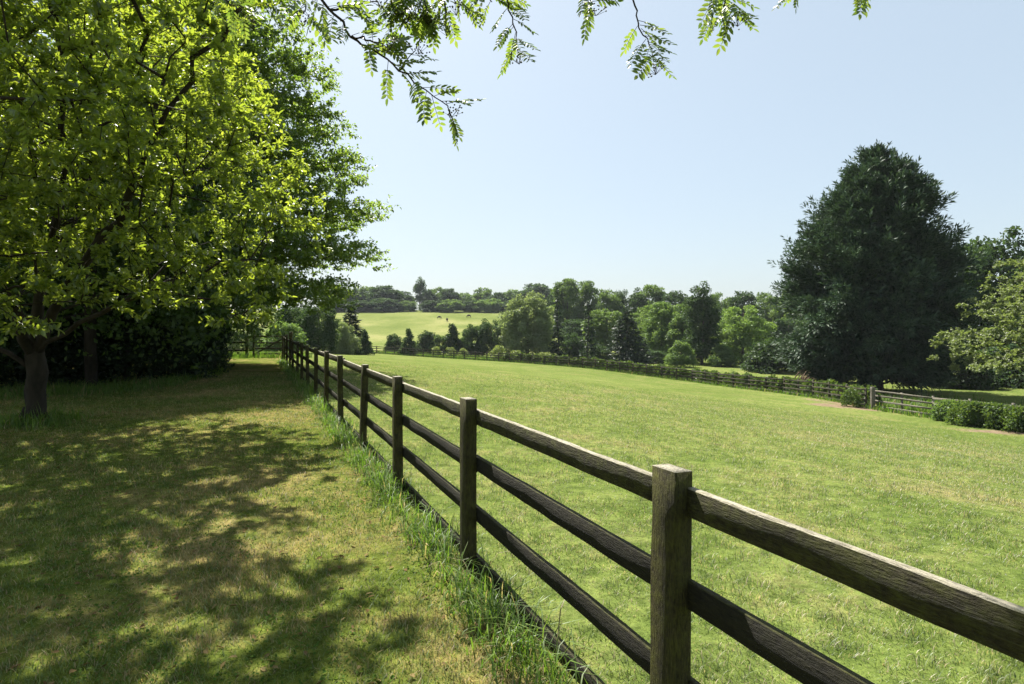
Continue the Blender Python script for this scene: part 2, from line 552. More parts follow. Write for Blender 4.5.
def scatter_polar(rng, n, dmin, dmax, pw, xlim=.95):
    """points in the view wedge; density falls with depth"""
    u = rng.uniform(0, 1, n)
    d = (dmin ** pw + u * (dmax ** pw - dmin ** pw)) ** (1 / pw)
    k = rng.uniform(-xlim, xlim, n)
    return k * d, d

LAWN_M = blade_mat('lawn_blades', [(.08, .13, .022), (.125, .175, .034), (.175, .215, .052)], [(.23, .18, .08), (.36, .28, .145)], .43, .64, strawfrac=.14)
PAD_M = blade_mat('paddock_blades', [(.072, .120, .024), (.135, .185, .044), (.195, .235, .072)], [(.27, .23, .13), (.40, .335, .21)], .46, .68, strawfrac=.50)
LONG_M = blade_mat('long_grass_blades', [(.060, .125, .012), (.095, .17, .020), (.14, .21, .034)], [(.24, .20, .09), (.34, .28, .15)], .55, .85, tfac=.5, strawfrac=.14)

def build_grass():
    rng = np.random.default_rng(5)
    # lawn
    x, y = scatter_polar(rng, 420000, 1.9, 22, .75)
    p, t = pt(x, y)
    k = (p < .02)
    x, y = x[k], y[k]
    n = len(x)
    h = rng.uniform(.018, .045, n) * (1 + .035 * np.maximum(y - 4, 0)); w = rng.uniform(.003, .0052, n) * (1 + .09 * np.maximum(y - 3, 0))
    o = blades('lawn_grass', LAWN_M, x, y, h, w, 1.1, rng)
    tag(o, 'short mown lawn grass with dry straw patches, left of the near fence', 'grass', kind='stuff')
    # paddock
    x, y = scatter_polar(rng, 560000, 1.4, 36, .72)
    p, t = pt(x, y)
    z = zt(x, y)
    k = (p > .06) & (rng.uniform(0, 1, len(x)) < np.clip((36 - y) / 22, 0, 1) * np.clip((29 - p) / 8, 0, 1))
    x, y = x[k], y[k]
    n = len(x)
    h = rng.uniform(.015, .042, n) * np.clip(1 + .5 * np.sin(x * 9.1 + 2 * np.sin(y * 3.3)) * np.sin(y * 11.3 + 2 * np.sin(x * 4.1)), .55, 1.6) * (1 + .03 * np.maximum(y - 4, 0)); w = rng.uniform(.003, .005, n) * (1 + .065 * np.maximum(y - 3, 0))
    o = blades('paddock_grass', PAD_M, x, y, h, w, 1.0, rng)
    tag(o, 'grazed paddock grass right of the near fence', 'grass', kind='stuff')
    # clover and weeds in the lawn, small flat leaflets
    x, y = scatter_polar(rng, 46000, 1.9, 14, .75)
    p, t = pt(x, y)
    nz = np.sin(x * 2.1 + 1.3) * np.sin(y * 1.7 + .4) + .6 * np.sin(x * 5.3 + y * 4.1)
    k = (p < 0) & (nz > .15)
    x, y = x[k], y[k]; n = len(x)
    P = np.stack([x, y, zt(x, y) + rng.uniform(.008, .03, n)], -1)
    a = rng.uniform(0, 2 * np.pi, n)
    D = np.stack([np.cos(a), np.sin(a), rng.uniform(-.1, .7, n)], -1)
    N = rdir(rng, n, 1.0)
    cm = leaf_mat('clover_leaf', [(.045, .095, .02), (.07, .13, .028), (.10, .15, .035)], [(.10, .18, .02), (.15, .22, .03)], .35, .0)
    o = link('lawn_clover', leaf_mesh('lawn_clover', cm, P, D, N, rng.uniform(.010, .02, n) * (1 + .05 * y), rng.uniform(.008, .015, n) * (1 + .05 * y)))
    tag(o, 'low clover and weed leaves creeping through the lawn', 'clover', kind='stuff')
    # fallen leaves and twig bits
    x, y = scatter_polar(rng, 2600, 1.9, 16, .9)
    p, t = pt(x, y); k = p < -.2; x, y = x[k], y[k]; n = len(x)
    P = np.stack([x, y, zt(x, y) + rng.uniform(.01, .025, n)], -1)
    a = rng.uniform(0, 2 * np.pi, n)
    lm = leaf_mat('fallen_leaf', [(.10, .065, .03), (.17, .12, .055), (.25, .20, .09)], [(.10, .07, .02), (.16, .12, .04)], .2, .0)
    o = link('fallen_leaves', leaf_mesh('fallen_leaves', lm, P, np.stack([np.cos(a), np.sin(a), rng.uniform(-.1, .3, n)], -1), rdir(rng, n, 1.6), rng.uniform(.025, .06, n), rng.uniform(.012, .03, n)))
    tag(o, 'scattered brown fallen leaves and bits on the lawn', 'leaf litter', kind='stuff')
    # long uncut grass under the near fence
    n = 16500
    t = rng.uniform(.4, 31, n) if False else 31 * rng.uniform(0, 1, n) ** 1.35 + .5
    dens = .55 + .45 * np.sin(t * 2.9) * np.sin(t * 1.1 + .8)
    k = rng.uniform(0, 1, n) < dens
    t = t[k]; n = len(t)
    p = rng.normal(-.10, .115, n) - .05 * rng.uniform(0, 1, n)
    x = FX0 + U[0] * t + V[0] * p; y = U[1] * t + V[1] * p
    h = rng.gamma(3.2, .047, n) * np.exp(-((p + .06) / .26) ** 2) + .04
    h = np.minimum(h, .42)
    w = rng.uniform(.005, .010, n) * (1 + .05 * np.maximum(y - 3, 0))
    o = blades('long_grass', LONG_M, x, y, h, w, .95, rng, bend=1.4)
    tag(o, 'long uncut green grass along the foot of the near fence', 'grass', kind='stuff')
    # untidy shaded tufts round the apple trunk and along the foot of the thicket
    a = rng.uniform(0, 2 * np.pi, 1500); q = .15 + np.abs(rng.normal(0, .38, 1500))
    n = 9000
    px_ = rng.uniform(-120, 226, n); d_ = np.interp(px_, [-120, -10, 60, 128, 178, 226], [13.6, 14.6, 15.6, 16.2, 18.0, 22.5]) + rng.normal(0, .55, n)
    x = np.concatenate([-8.45 + q * np.cos(a), (px_ - 512) / F * d_]); y = np.concatenate([10.6 + q * np.sin(a), d_])
    n = len(x)
    o = blades('shade_grass', LONG_M, x, y, rng.gamma(3, .05, n) + .04, rng.uniform(.008, .016, n), .8, rng, bend=1.2)
    tag(o, 'untidy shaded grass round the apple trunk and along the foot of the thicket', 'grass', kind='stuff')
    # rough grass behind the far fence and by the gate
    xs, ys, hs = [], [], []
    seg = FARW[::-1]
    n = 34000
    L = np.concatenate([[0], np.cumsum(np.hypot(*(np.diff(seg[:, :2], axis=0).T)))])
    s = rng.uniform(0, L[-1], n)
    bx = np.interp(s, L, seg[:, 0]); by = np.interp(s, L, seg[:, 1])
    tx = np.interp(s + .5, L, seg[:, 0]) - np.interp(s - .5, L, seg[:, 0]); ty = np.interp(s + .5, L, seg[:, 1]) - np.interp(s - .5, L, seg[:, 1])
    ln_ = np.hypot(tx, ty) + 1e-6
    off = rng.gamma(1.6, 1.6, n) - .5
    x = bx - ty / ln_ * off * 1.0; y = by + tx / ln_ * off
    h = rng.uniform(.25, .65, n) * np.where(off < .3, .55, 1.0); w = rng.uniform(.03, .06, n)
    o = blades('rough_grass', LONG_M, x, y, h, w, .5, rng)
    tag(o, 'rough tall grass along the far paddock fence', 'grass', kind='stuff')
    n = 9000
    x = rng.uniform(-26, -11.5, n); y = 33.2 + rng.normal(0, .9, n)
    o = blades('gate_grass', LONG_M, x, y, rng.uniform(.08, .42, n), rng.uniform(.015, .03, n), .6, rng)
    tag(o, 'sunlit long grass under the wooden gate at the end of the lawn', 'grass', kind='stuff')
build_grass()

# ------------------------------------------------------------------ post and rail fences
WOOD_POST = wood_mat('fence_post_wood', (.012, .010, .005), (.034, .029, .011), (.085, .075, .030), moss=(.072, .074, .012), mossamt=.85)
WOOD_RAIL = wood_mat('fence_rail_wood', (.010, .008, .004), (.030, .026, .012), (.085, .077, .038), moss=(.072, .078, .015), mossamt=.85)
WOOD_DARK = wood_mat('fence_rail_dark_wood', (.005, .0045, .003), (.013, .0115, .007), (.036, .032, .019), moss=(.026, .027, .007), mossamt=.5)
WOOD_TOP = wood_mat('weathered_sunlit_edge_wood', (.15, .13, .09), (.36, .33, .25), (.56, .53, .45), moss=(.22, .21, .12), mossamt=.4)  # rain-weathered grey, brightened further to paint in the sunlit top edges
WOOD_FAR = wood_mat('far_fence_wood', (.018, .015, .011), (.045, .038, .026), (.10, .088, .062), mossamt=.3)
WOOD_GREY = wood_mat('grey_fence_wood', (.07, .063, .05), (.15, .135, .11), (.26, .24, .20), mossamt=.3)

def beam(L, w, h, rng, seg=10, bev=.006, rough=.0025, mats=None, top=False):
    """timber lying along local X from 0..L, width w (Y), height h (Z), bevelled and slightly uneven"""
    n = max(2, seg)
    xs = np.linspace(0, L, n + 1)
    b = bev
    prof = np.array([(-w / 2 + b, -h / 2), (w / 2 - b, -h / 2), (w / 2, -h / 2 + b), (w / 2, h / 2 - b), (w / 2 - b, h / 2), (-w / 2 + b, h / 2), (-w / 2, h / 2 - b), (-w / 2, -h / 2 + b)])
    k = len(prof)
    v = np.zeros((n + 1, k, 3))
    v[:, :, 0] = xs[:, None]
    v[:, :, 1] = prof[None, :, 0]; v[:, :, 2] = prof[None, :, 1]
    v[:, :, 1:] += rng.normal(0, rough, (n + 1, k, 2))
    bow = rng.normal(0, .003) * np.sin(xs / L * np.pi)
    v[:, :, 2] += bow[:, None]
    i = np.arange(n)[:, None] * k; j = np.arange(k)[None]; j2 = (j + 1) % k
    q = np.stack([i + j, i + k + j, i + k + j2, i + j2], -1).reshape(-1, 4)
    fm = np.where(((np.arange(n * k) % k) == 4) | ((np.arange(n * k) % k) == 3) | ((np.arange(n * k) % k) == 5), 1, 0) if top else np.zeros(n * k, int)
    vv = v.reshape(-1, 3)
    c0 = len(vv)
    vv = np.vstack([vv, [[0, 0, 0]], [[L, 0, 0]]])
    jj = np.arange(k)
    t = np.vstack([np.stack([jj, (jj + 1) % k, np.full(k, c0)], -1), np.stack([n * k + (jj + 1) % k, n * k + jj, np.full(k, c0 + 1)], -1)])
    return np_mesh('timber', vv, [q[:, ::-1], t[:, ::-1]], mats, fmat=np.concatenate([fm, np.zeros(2 * k, int)]))

def place_beam(name, me, parent, a, b, roll=0.0):
    """lay a beam mesh from a to b (parent-local coordinates)"""
    a = Vector(a); b = Vector(b)
    d = (b - a).normalized()
    zup = Vector((0, 0, 1)) if abs(d.z) < .95 else Vector((1, 0, 0))
    yv = zup.cross(d).normalized(); zv = d.cross(yv)
    M = Matrix((d, yv, zv)).transposed().to_4x4()
    M.translation = a
    o = bpy.data.objects.new(name, me); COL.objects.link(o); o.parent = parent
    o.matrix_local = M
    return o

def post(parent, xy, z, hgt, dirv, wu, wv, rng, mats, name='post', tilt=.016, seg=8):
    """upright with its wide side wu along dirv; grain along its length"""
    me = beam(hgt + .25, wv, wu, rng, seg=seg, bev=.004, rough=.0016, mats=mats)
    o = bpy.data.objects.new(name, me); COL.objects.link(o); o.parent = parent
    d = Vector((rng.normal(0, tilt), rng.normal(0, tilt), 1)).normalized()
    zv = Vector((dirv[0], dirv[1], 0)); zv = (zv - d * zv.dot(d)).normalized()
    yv = zv.cross(d).normalized()
    M = Matrix((d, yv, zv)).transposed().to_4x4()
    M.translation = Vector((xy[0], xy[1], z - .25))
    o.matrix_local = M
    return o

DN = 2.063; D0 = 1.077
def near_post_xy(n):
    D = DN * (D0 + n)
    return np.array([FX0 - .4323 * D, D])
def build_near_fence():
    rng = np.random.default_rng(21)
    base = near_post_xy(0)
    f = thing('post_and_rail_fence', (base[0], base[1], 0), 'dark mossy four rail wooden fence running down the lawn from the right foreground', 'fence')
    H = 1.2
    uu = U / np.linalg.norm(U); vv = np.array([uu[1], -uu[0]])
    # cap face of the post gets the pale end grain
    for n in range(-2, 15):
        xy = near_post_xy(n)
        hh = H + rng.normal(0, .012)
        o = post(f, xy - base, z1(*xy), hh, uu, .138, .082, rng, [WOOD_POST])
        # sawn end grain on the top of the post
        me = o.data
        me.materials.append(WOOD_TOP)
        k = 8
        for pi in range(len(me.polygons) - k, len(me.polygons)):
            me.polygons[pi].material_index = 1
    tops = (1.145, .795, .445, .105)
    for r, tz in enumerate(tops):
        off = 0 if r % 2 == 0 else 1
        n = -2 if off == 0 else -3
        while n < 14:
            a, b = max(n, -2), min(n + 2, 14)
            pa, pb = near_post_xy(a), near_post_xy(b)
            # rails are nailed to the paddock side of the posts
            o_ = vv * (.041 + .016 + rng.normal(0, .0015))
            za = z1(*pa) + tz - .055 + rng.normal(0, .008); zb = z1(*pb) + tz - .055 + rng.normal(0, .008)
            ea = pa + o_ - base + uu * .004; eb = pb + o_ - base - uu * .004
            L = float(np.hypot(*(eb - ea)))
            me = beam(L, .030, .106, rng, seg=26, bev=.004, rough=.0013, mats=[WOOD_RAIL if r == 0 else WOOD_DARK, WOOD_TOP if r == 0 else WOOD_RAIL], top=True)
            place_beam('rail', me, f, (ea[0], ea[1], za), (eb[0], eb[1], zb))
            n += 2
build_near_fence()

def fence_along(pts, label, spacing, rng, H, railz, mats, wp=(.10, .08), rh=.09, side=1.0, first=True, name='post_and_rail_fence', big_ends=None):
    pts = np.asarray(pts, float)
    L = np.concatenate([[0], np.cumsum(np.hypot(*(np.diff(pts[:, :2], axis=0).T)))])
    n = max(1, int(round(L[-1] / spacing)))
    s = np.linspace(0, L[-1], n + 1)
    xs = np.interp(s, L, pts[:, 0]); ys = np.interp(s, L, pts[:, 1]); zs = zt(xs, ys)
    f = thing(name, (xs[0], ys[0], zs[0]), label, 'fence')
    o0 = np.array([xs[0], ys[0], zs[0]])
    for i in range(n + 1):
        j0, j1 = max(i - 1, 0), min(i + 1, n)
        d = np.array([xs[j1] - xs[j0], ys[j1] - ys[j0]]); d /= np.hypot(*d)
        post(f, (xs[i] - o0[0], ys[i] - o0[1]), zs[i] - o0[2], H + rng.normal(0, .02), d, wp[0], wp[1], rng, [mats[0]], tilt=.012, seg=2)
    step = 2
    for i in range(0, n, step):
        j = min(i + step, n)
        for rz in railz:
            d = np.array([xs[j] - xs[i], ys[j] - ys[i]]); d /= np.hypot(*d)
            nv = np.array([d[1], -d[0]]) * side * (wp[1] / 2 + .018)
            a = (xs[i] + nv[0] - o0[0], ys[i] + nv[1] - o0[1], zs[i] - o0[2] + rz + rng.normal(0, .015))
            b = (xs[j] + nv[0] - o0[0], ys[j] + nv[1] - o0[1], zs[j] - o0[2] + rz + rng.normal(0, .015))
            Lr = math.dist(a, b)
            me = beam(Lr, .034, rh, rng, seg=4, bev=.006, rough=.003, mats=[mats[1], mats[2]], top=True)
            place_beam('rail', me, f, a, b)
    return f

rngf = np.random.default_rng(31)
fence_along(FARW[4:][::-1], 'long dark wooden fence along the far edge of the paddock below the trees', 2.0, rngf, 1.2, (1.08, .78, .47, .16), (WOOD_FAR, WOOD_FAR, WOOD_RAIL), wp=(.12, .09), rh=.10)
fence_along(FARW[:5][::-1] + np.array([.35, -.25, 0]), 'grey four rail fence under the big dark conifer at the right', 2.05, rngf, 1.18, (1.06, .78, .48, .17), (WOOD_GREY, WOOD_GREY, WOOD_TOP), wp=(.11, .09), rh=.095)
# stout pale corner post
cp = FARW[4]
o = post(None, (cp[0] + .1, cp[1] - .5), z1(cp[0], cp[1] - .5), 1.3, (1, 0), .19, .18, rngf, [WOOD_GREY], name='corner_post')
tag(o, 'stout pale grey corner post where the two far fences meet beneath the conifer', 'post')

def build_gate():
    rng = np.random.default_rng(77)
    yg = 32.6
    # lawn-end fence left of the gate
    fence_along([(-26, 33.4), (-14.4, yg)], 'dark three rail fence closing the end of the shaded lawn left of the gate', 1.95, rng, 1.3, (1.2, .80, .38), (WOOD_POST, WOOD_DARK, WOOD_RAIL), wp=(.13, .1), rh=.10)
    g = thing('wooden_gate', (-14.1, yg + .02, 0), 'small brown wooden field gate with diagonal brace at the end of the lawn', 'gate')
    W = 1.85
    for zz in (.22, .52, .82, 1.17):
        place_beam('bar', beam(W, .03, .085, rng, seg=4, mats=[WOOD_RAIL]), g, (.05, 0, zz), (.05 + W, 0, zz))
    for xx in (.07, W + .03):
        place_beam('stile', beam(1.18, .05, .09, rng, seg=4, mats=[WOOD_RAIL]), g, (xx, -.042, .1), (xx, -.042, 1.28))
    place_beam('brace', beam(math.hypot(W - .2, .9), .03, .08, rng, seg=4, mats=[WOOD_RAIL]), g, (.16, .034, .24), (W - .04, .034, 1.14))
    for i, xx in enumerate((-14.25 + .0, -12.05)):
        if i == 0: continue
        o = post(None, (xx, yg + .05), 0, 1.42, (1, 0), .16, .15, rng, [WOOD_POST], name='gate_post')
        tag(o, 'dark square gate post between the gate and the near fence', 'post')
build_gate()

# ------------------------------------------------------------------ trees
BARK_D = bark_mat('bark_dark', (.012, .010, .007), (.045, .037, .027))
BARK_G = bark_mat('bark_grey', (.05, .044, .035), (.14, .125, .10))
BARK_F = bark_mat('bark_far', (.04, .034, .026), (.11, .095, .075), 2.0)

def sample_env(ell, n, rng, inner=.35):
    vol = np.array([e[3] * e[4] * e[5] for e in ell]); vol = vol ** .8; vol /= vol.sum()
    ix = rng.choice(len(ell), n, p=vol)
    E = np.array(ell)[ix]
    d = nrm(rng.standard_normal((n, 3)))
    u = rng.uniform(inner ** 3, 1, n) ** (1 / 3)
    return E[:, :3] + d * E[:, 3:6] * u[:, None]

def skeleton(clusters, trunk, limbs, rng, root_r, step=.45, sag=.0, twig_r=.006, zpen=.6, exp=2.3):
    """grow a connected branch skeleton to reach every cluster; returns nodes, parents, radii, tip node per cluster"""
    N = [np.array(trunk[0], float)]; Pn = [-1]
    for q in trunk[1:]:
        N.append(np.array(q, float)); Pn.append(len(N) - 2)
    def grow(i0, target, wig):
        a = N[i0]; L = np.linalg.norm(target - a); k = max(1, int(round(L / step)))
        prev = i0
        up = np.array([0, 0, 1.]) * L * rng.uniform(.02, .14) * (1 if sag >= 0 else -1)
        for s in range(1, k + 1):
            f = s / k
            q = a + (target - a) * f + up * 4 * f * (1 - f) * .5
            if s < k: q = q + rng.normal(0, wig * step, 3)
            N.append(q); Pn.append(prev); prev = len(N) - 1
        return prev
    for i0, pts in limbs:
        cur = i0
        for q in pts: cur = grow(cur, np.array(q, float), .10)
    order = np.argsort(np.linalg.norm(clusters - np.array(trunk[-1]), axis=1))
    tips = np.zeros(len(clusters), int)
    cost = None
    arr = np.zeros((len(N) + len(clusters) * 14 + 100, 3)); plen = np.zeros(len(arr))
    arr[:len(N)] = N
    for i in range(1, len(N)): plen[i] = plen[Pn[i]] + np.linalg.norm(N[i] - N[Pn[i]])
    m = len(N)
    for ci in order:
        c = clusters[ci]
        dv = c[None] - arr[:m]
        d = np.sqrt((dv ** 2).sum(1))
        cst = d + .22 * plen[:m] + zpen * np.maximum(arr[:m, 2] - c[2], 0)
        cst[0] += 5
        i0 = int(np.argmin(cst))
        tips[ci] = grow(i0, c, .12)
        for j in range(m, len(N)):
            arr[j] = N[j]; plen[j] = plen[Pn[j]] + np.linalg.norm(N[j] - N[Pn[j]])
        m = len(N)
    n = len(N); rr = np.zeros(n); kids = [[] for _ in range(n)]
    for i in range(n - 1, 0, -1): kids[Pn[i]].append(i)
    acc = np.zeros(n)
    for i in range(n - 1, -1, -1):
        if not kids[i]: acc[i] = twig_r ** exp
        if Pn[i] >= 0: acc[Pn[i]] += acc[i]
    rr = acc ** (1 / exp)
    rr = rr * (root_r / rr[0]) ** np.clip(np.log(np.maximum(rr / twig_r, 1)) / np.log(rr[0] / twig_r), 0, 1)
    return np.array(N), Pn, rr, kids, tips

def skeleton_geo(N, Pn, rr, kids, rng, minr=0.0):
    g = Geo()
    stack = [(0, -1)]
    while stack:
        i, par = stack.pop()
        chain = [] if par < 0 else [par]
        cur = i
        while True:
            chain.append(cur)
            ks = kids[cur]
            if not ks: break
            ks = sorted(ks, key=lambda k: -rr[k])
            for k in ks[1:]:
                if rr[k] >= minr: stack.append((k, cur))
            if rr[ks[0]] < minr: break
            cur = ks[0]
        if len(chain) < 2: continue
        r = rr[chain].copy()
        if par >= 0: r[0] = min(r[0], r[1] * 1.25)
        r[-1] *= .55
        big = r.max()
        g.tube(N[chain], r, sides=10 if big > .08 else (6 if big > .02 else 4), rough=.05 if big > .05 else 0, rng=rng)
    return g

APPLE_LEAF = leaf_mat('apple_leaf', [(.040, .075, .014), (.060, .105, .020), (.085, .135, .028)], [(.24, .34, .020), (.46, .54, .045)], .56, .06, .38)
HORN_LEAF = leaf_mat('hornbeam_leaf', [(.030, .065, .012), (.045, .088, .017), (.060, .11, .022)], [(.16, .28, .018), (.32, .43, .04)], .5, .05, .4)
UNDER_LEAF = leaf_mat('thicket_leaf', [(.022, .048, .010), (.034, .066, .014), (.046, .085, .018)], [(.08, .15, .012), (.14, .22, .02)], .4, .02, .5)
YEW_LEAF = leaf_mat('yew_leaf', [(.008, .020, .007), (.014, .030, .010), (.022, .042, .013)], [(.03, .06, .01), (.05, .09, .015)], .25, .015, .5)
ROWAN_LEAF = leaf_mat('rowan_leaf', [(.035, .070, .018), (.050, .095, .022), (.070, .12, .028)], [(.15, .26, .025), (.33, .42, .05)], .48, .05, .4)
CYP_LEAF = leaf_mat('cypress_leaf', [(.020, .046, .024), (.040, .078, .040), (.085, .135, .068)], [(.03, .055, .018), (.05, .085, .028)], .22, .02, .5)
MAPLE_LEAF = leaf_mat('maple_leaf', [(.13, .165, .065), (.17, .205, .085), (.22, .25, .11)], [(.18, .25, .045), (.26, .33, .06)], .4, .03, .5)

def twig_leaves(cl, tipdir, rng, ntw, tl, nl, leaf_l, leaf_w, flat=.6, up=.25, updir=1.3):
    """leaves along small twigs around each cluster point; returns P,D,N,L,W and twig tubes (start,end)"""
    nC = len(cl)
    base = np.repeat(cl, ntw, 0); od = np.repeat(tipdir, ntw, 0)
    td = rdir(rng, len(base)); td[:, 2] = td[:, 2] * flat + up
    td = nrm(td + od * .7)
    tlen = tl * rng.uniform(.5, 1.3, len(base))
    start = base - td * tlen[:, None] * .15
    end = base + td * tlen[:, None]
    P = np.repeat(start, nl, 0); T = np.repeat(td, nl, 0); TL = np.repeat(tlen, nl)
    f = rng.uniform(.05, 1.12, len(P))
    P = P + T * (TL * f)[:, None] + rng.normal(0, .012, P.shape)
    side = rdir(rng, len(P))
    side = nrm(side - T * (side * T).sum(1, keepdims=True))
    D = nrm(T * rng.uniform(.3, 1.1, len(P))[:, None] + side * 1.0)
    D[:, 2] -= .12
    N = rdir(rng, len(P), updir)
    return P, D, N, leaf_l * rng.uniform(.6, 1.25, len(P)), leaf_w * rng.uniform(.65, 1.2, len(P)), start, end

def out_dirs(cl, centre):
    return nrm(cl - np.asarray(centre))

def build_apple():
    rng = np.random.default_rng(101)
    B = np.array([-8.45, 10.6, 0.0])
    ell = [(-6.9, 9.2, 4.7, 4.1, 4.0, 2.9), (-4.7, 9.6, 3.7, 2.1, 2.3, 2.0), (-5.2, 7.5, 4.8, 1.9, 2.0, 1.4),
           (-5.9, 5.9, 4.4, 2.2, 1.9, 1.5), (-9.5, 10.0, 4.2, 3.0, 3.2, 2.3), (-6.8, 9.5, 6.3, 3.2, 3.2, 2.0), (-8.2, 7.0, 3.7, 2.2, 2.0, 1.4), (-8.2, 8.9, 2.5, 2.0, 1.3, .9), (-8.0, 11.6, 6.2, 3.6, 3.2, 2.2), (-9.5, 8.5, 5.6, 2.8, 2.8, 2.2), (-4.0, 7.4, 6.8, 2.2, 1.4, 1.0), (-5.7, 7.0, 6.6, 1.7, 1.5, 1.0), (-3.5, 7.2, 6.6, 1.4, 1.2, .8), (-3.5, 7.2, 6.6, 1.4, 1.2, .8), (-4.4, 7.0, 6.7, 1.6, 1.2, .9), (-4.4, 7.0, 6.7, 1.6, 1.2, .9), (-5.6, 6.8, 6.5, 1.5, 1.2, .9), (-6.2, 8.0, 2.4, 1.7, 1.2, .8)]  # the highest masses, unseen above the frame, are added to shade the lawn
    cl = sample_env(ell, 2300, rng, .25)
    cl = cl[(cl[:, 2] > np.where((cl[:, 0] < -4.6) & (cl[:, 1] < 9.6), 1.30, 1.75) + .10 * np.maximum(0, (-cl[:, 0] - 5.5)) + .25 * np.sin(cl[:, 0] * 2.1))]
    # keep the right-hand outline of the photograph (rising branch tips), looser above the frame for added shade leaves
    k = (cl[:, 0] - 0) / cl[:, 1]
    px = 512 + 600 * k; py = HY - (cl[:, 2] - CAMZ) / cl[:, 1] * 600
    lim = np.interp(py, [-110, -40, 45, 150, 215, 280, 330], [430, 335, 250, 300, 320, 318, 290])
    cl = cl[(px < lim - rng.uniform(0, 22, len(cl)))]
    trunk = [B, B + (.07, -.03, .3), B + (.04, -.02, .6), B + (.13, -.06, .9), B + (.10, -.1, 1.2)]
    limbs = [(4, [(-6.9, 10.1, 1.95), (-5.4, 9.6, 2.5), (-3.7, 9.3, 2.75)]),
             (3, [(-9.3, 9.9, 1.75), (-10.6, 9.2, 2.7), (-11.5, 9.2, 4.2)]),
             (4, [(-8.0, 9.3, 2.2), (-7.0, 7.6, 3.2), (-5.6, 6.2, 4.1)]),
             (4, [(-8.2, 10.5, 2.6), (-7.4, 9.9, 4.2), (-6.3, 9.3, 5.8)]),
             (4, [(-7.6, 10.2, 2.3), (-6.0, 9.2, 3.3), (-4.6, 8.0, 4.6)])]
    N, Pn, rr, kids, tips = skeleton(cl, trunk, limbs, rng, .155, step=.42, twig_r=.0055)
    td = nrm(np.array([N[t] - N[Pn[t]] for t in tips]))
    P, D, Nn, L, W, s, e = twig_leaves(cl, td, rng, 4, .27, 17, .090, .046)
    g = skeleton_geo(N, Pn, rr, kids, rng)
    # root flare
    t = thing('apple_tree', B, 'old apple tree with low spreading limbs and bright backlit leaves in the left foreground', 'tree')
    gb = Geo(); gb.v = g.v; gb.q = g.q; gb.t = g.t; gb.n = g.n
    for a in range(7):
        th = a * .9 + .3 + .2 * math.sin(a * 5)
        gb.tube([B + (.10 * math.cos(th), .10 * math.sin(th), .30), B + (.17 * math.cos(th), .17 * math.sin(th), .12), B + (.30 * math.cos(th), .30 * math.sin(th), -.06)], [.05, .055, .03], 7)
    for i in range(0, len(s)):
        gb.add(np.array([s[i], s[i] + (.004, 0, .004), e[i]]), None, [[0, 1, 2]])
    for a in gb.v: a -= B
    link('trunk', gb.mesh('trunk', BARK_D, smooth=True), t)
    link('crown', leaf_mesh('crown', APPLE_LEAF, P - B, D, Nn, L, W), t)
build_apple()

def build_hornbeam():
    rng = np.random.default_rng(202)
    B = np.array([-11.7, 23.2, 0.0])
    ell = []
    # tiers, widening downwards on the open side
    for z, r in ((3.0, 5.6), (4.6, 6.3), (6.4, 6.6), (8.1, 6.0), (9.7, 5.4), (11.3, 4.6), (12.9, 3.6), (14.6, 2.6), (16.0, 1.4)):
        ell.append((B[0] + .1, B[1], z, r, r, .50))
    cl = sample_env(ell, 2900, rng, .35)
    cl[:, 2] += rng.normal(0, .2, len(cl))
    trunk = [B + (0, 0, z) for z in (0, .6, 1.4, 2.4, 3.6, 5, 6.5, 8, 9.5, 11, 12.5, 14.2)]
    N, Pn, rr, kids, tips = skeleton(cl, trunk, [], rng, .24, step=.7, twig_r=.008)
    o = nrm((cl - B) * (1, 1, 0)); o[:, 2] = .18
    P, D, Nn, L, W, s, e = twig_leaves(cl, o, rng, 5, .75, 14, .14, .085, flat=.22, up=.05, updir=2.6)
    g = skeleton_geo(N, Pn, rr, kids, rng, minr=.009)
    for a in g.v: a -= B
    t = thing('hornbeam_tree', B, 'taller dark green tree with layered sprays overhanging the fence behind the apple tree', 'tree')
    link('trunk', g.mesh('trunk', BARK_D, smooth=True), t)
    link('crown', leaf_mesh('crown', HORN_LEAF, P - B, D, Nn, L, W), t)
build_hornbeam()

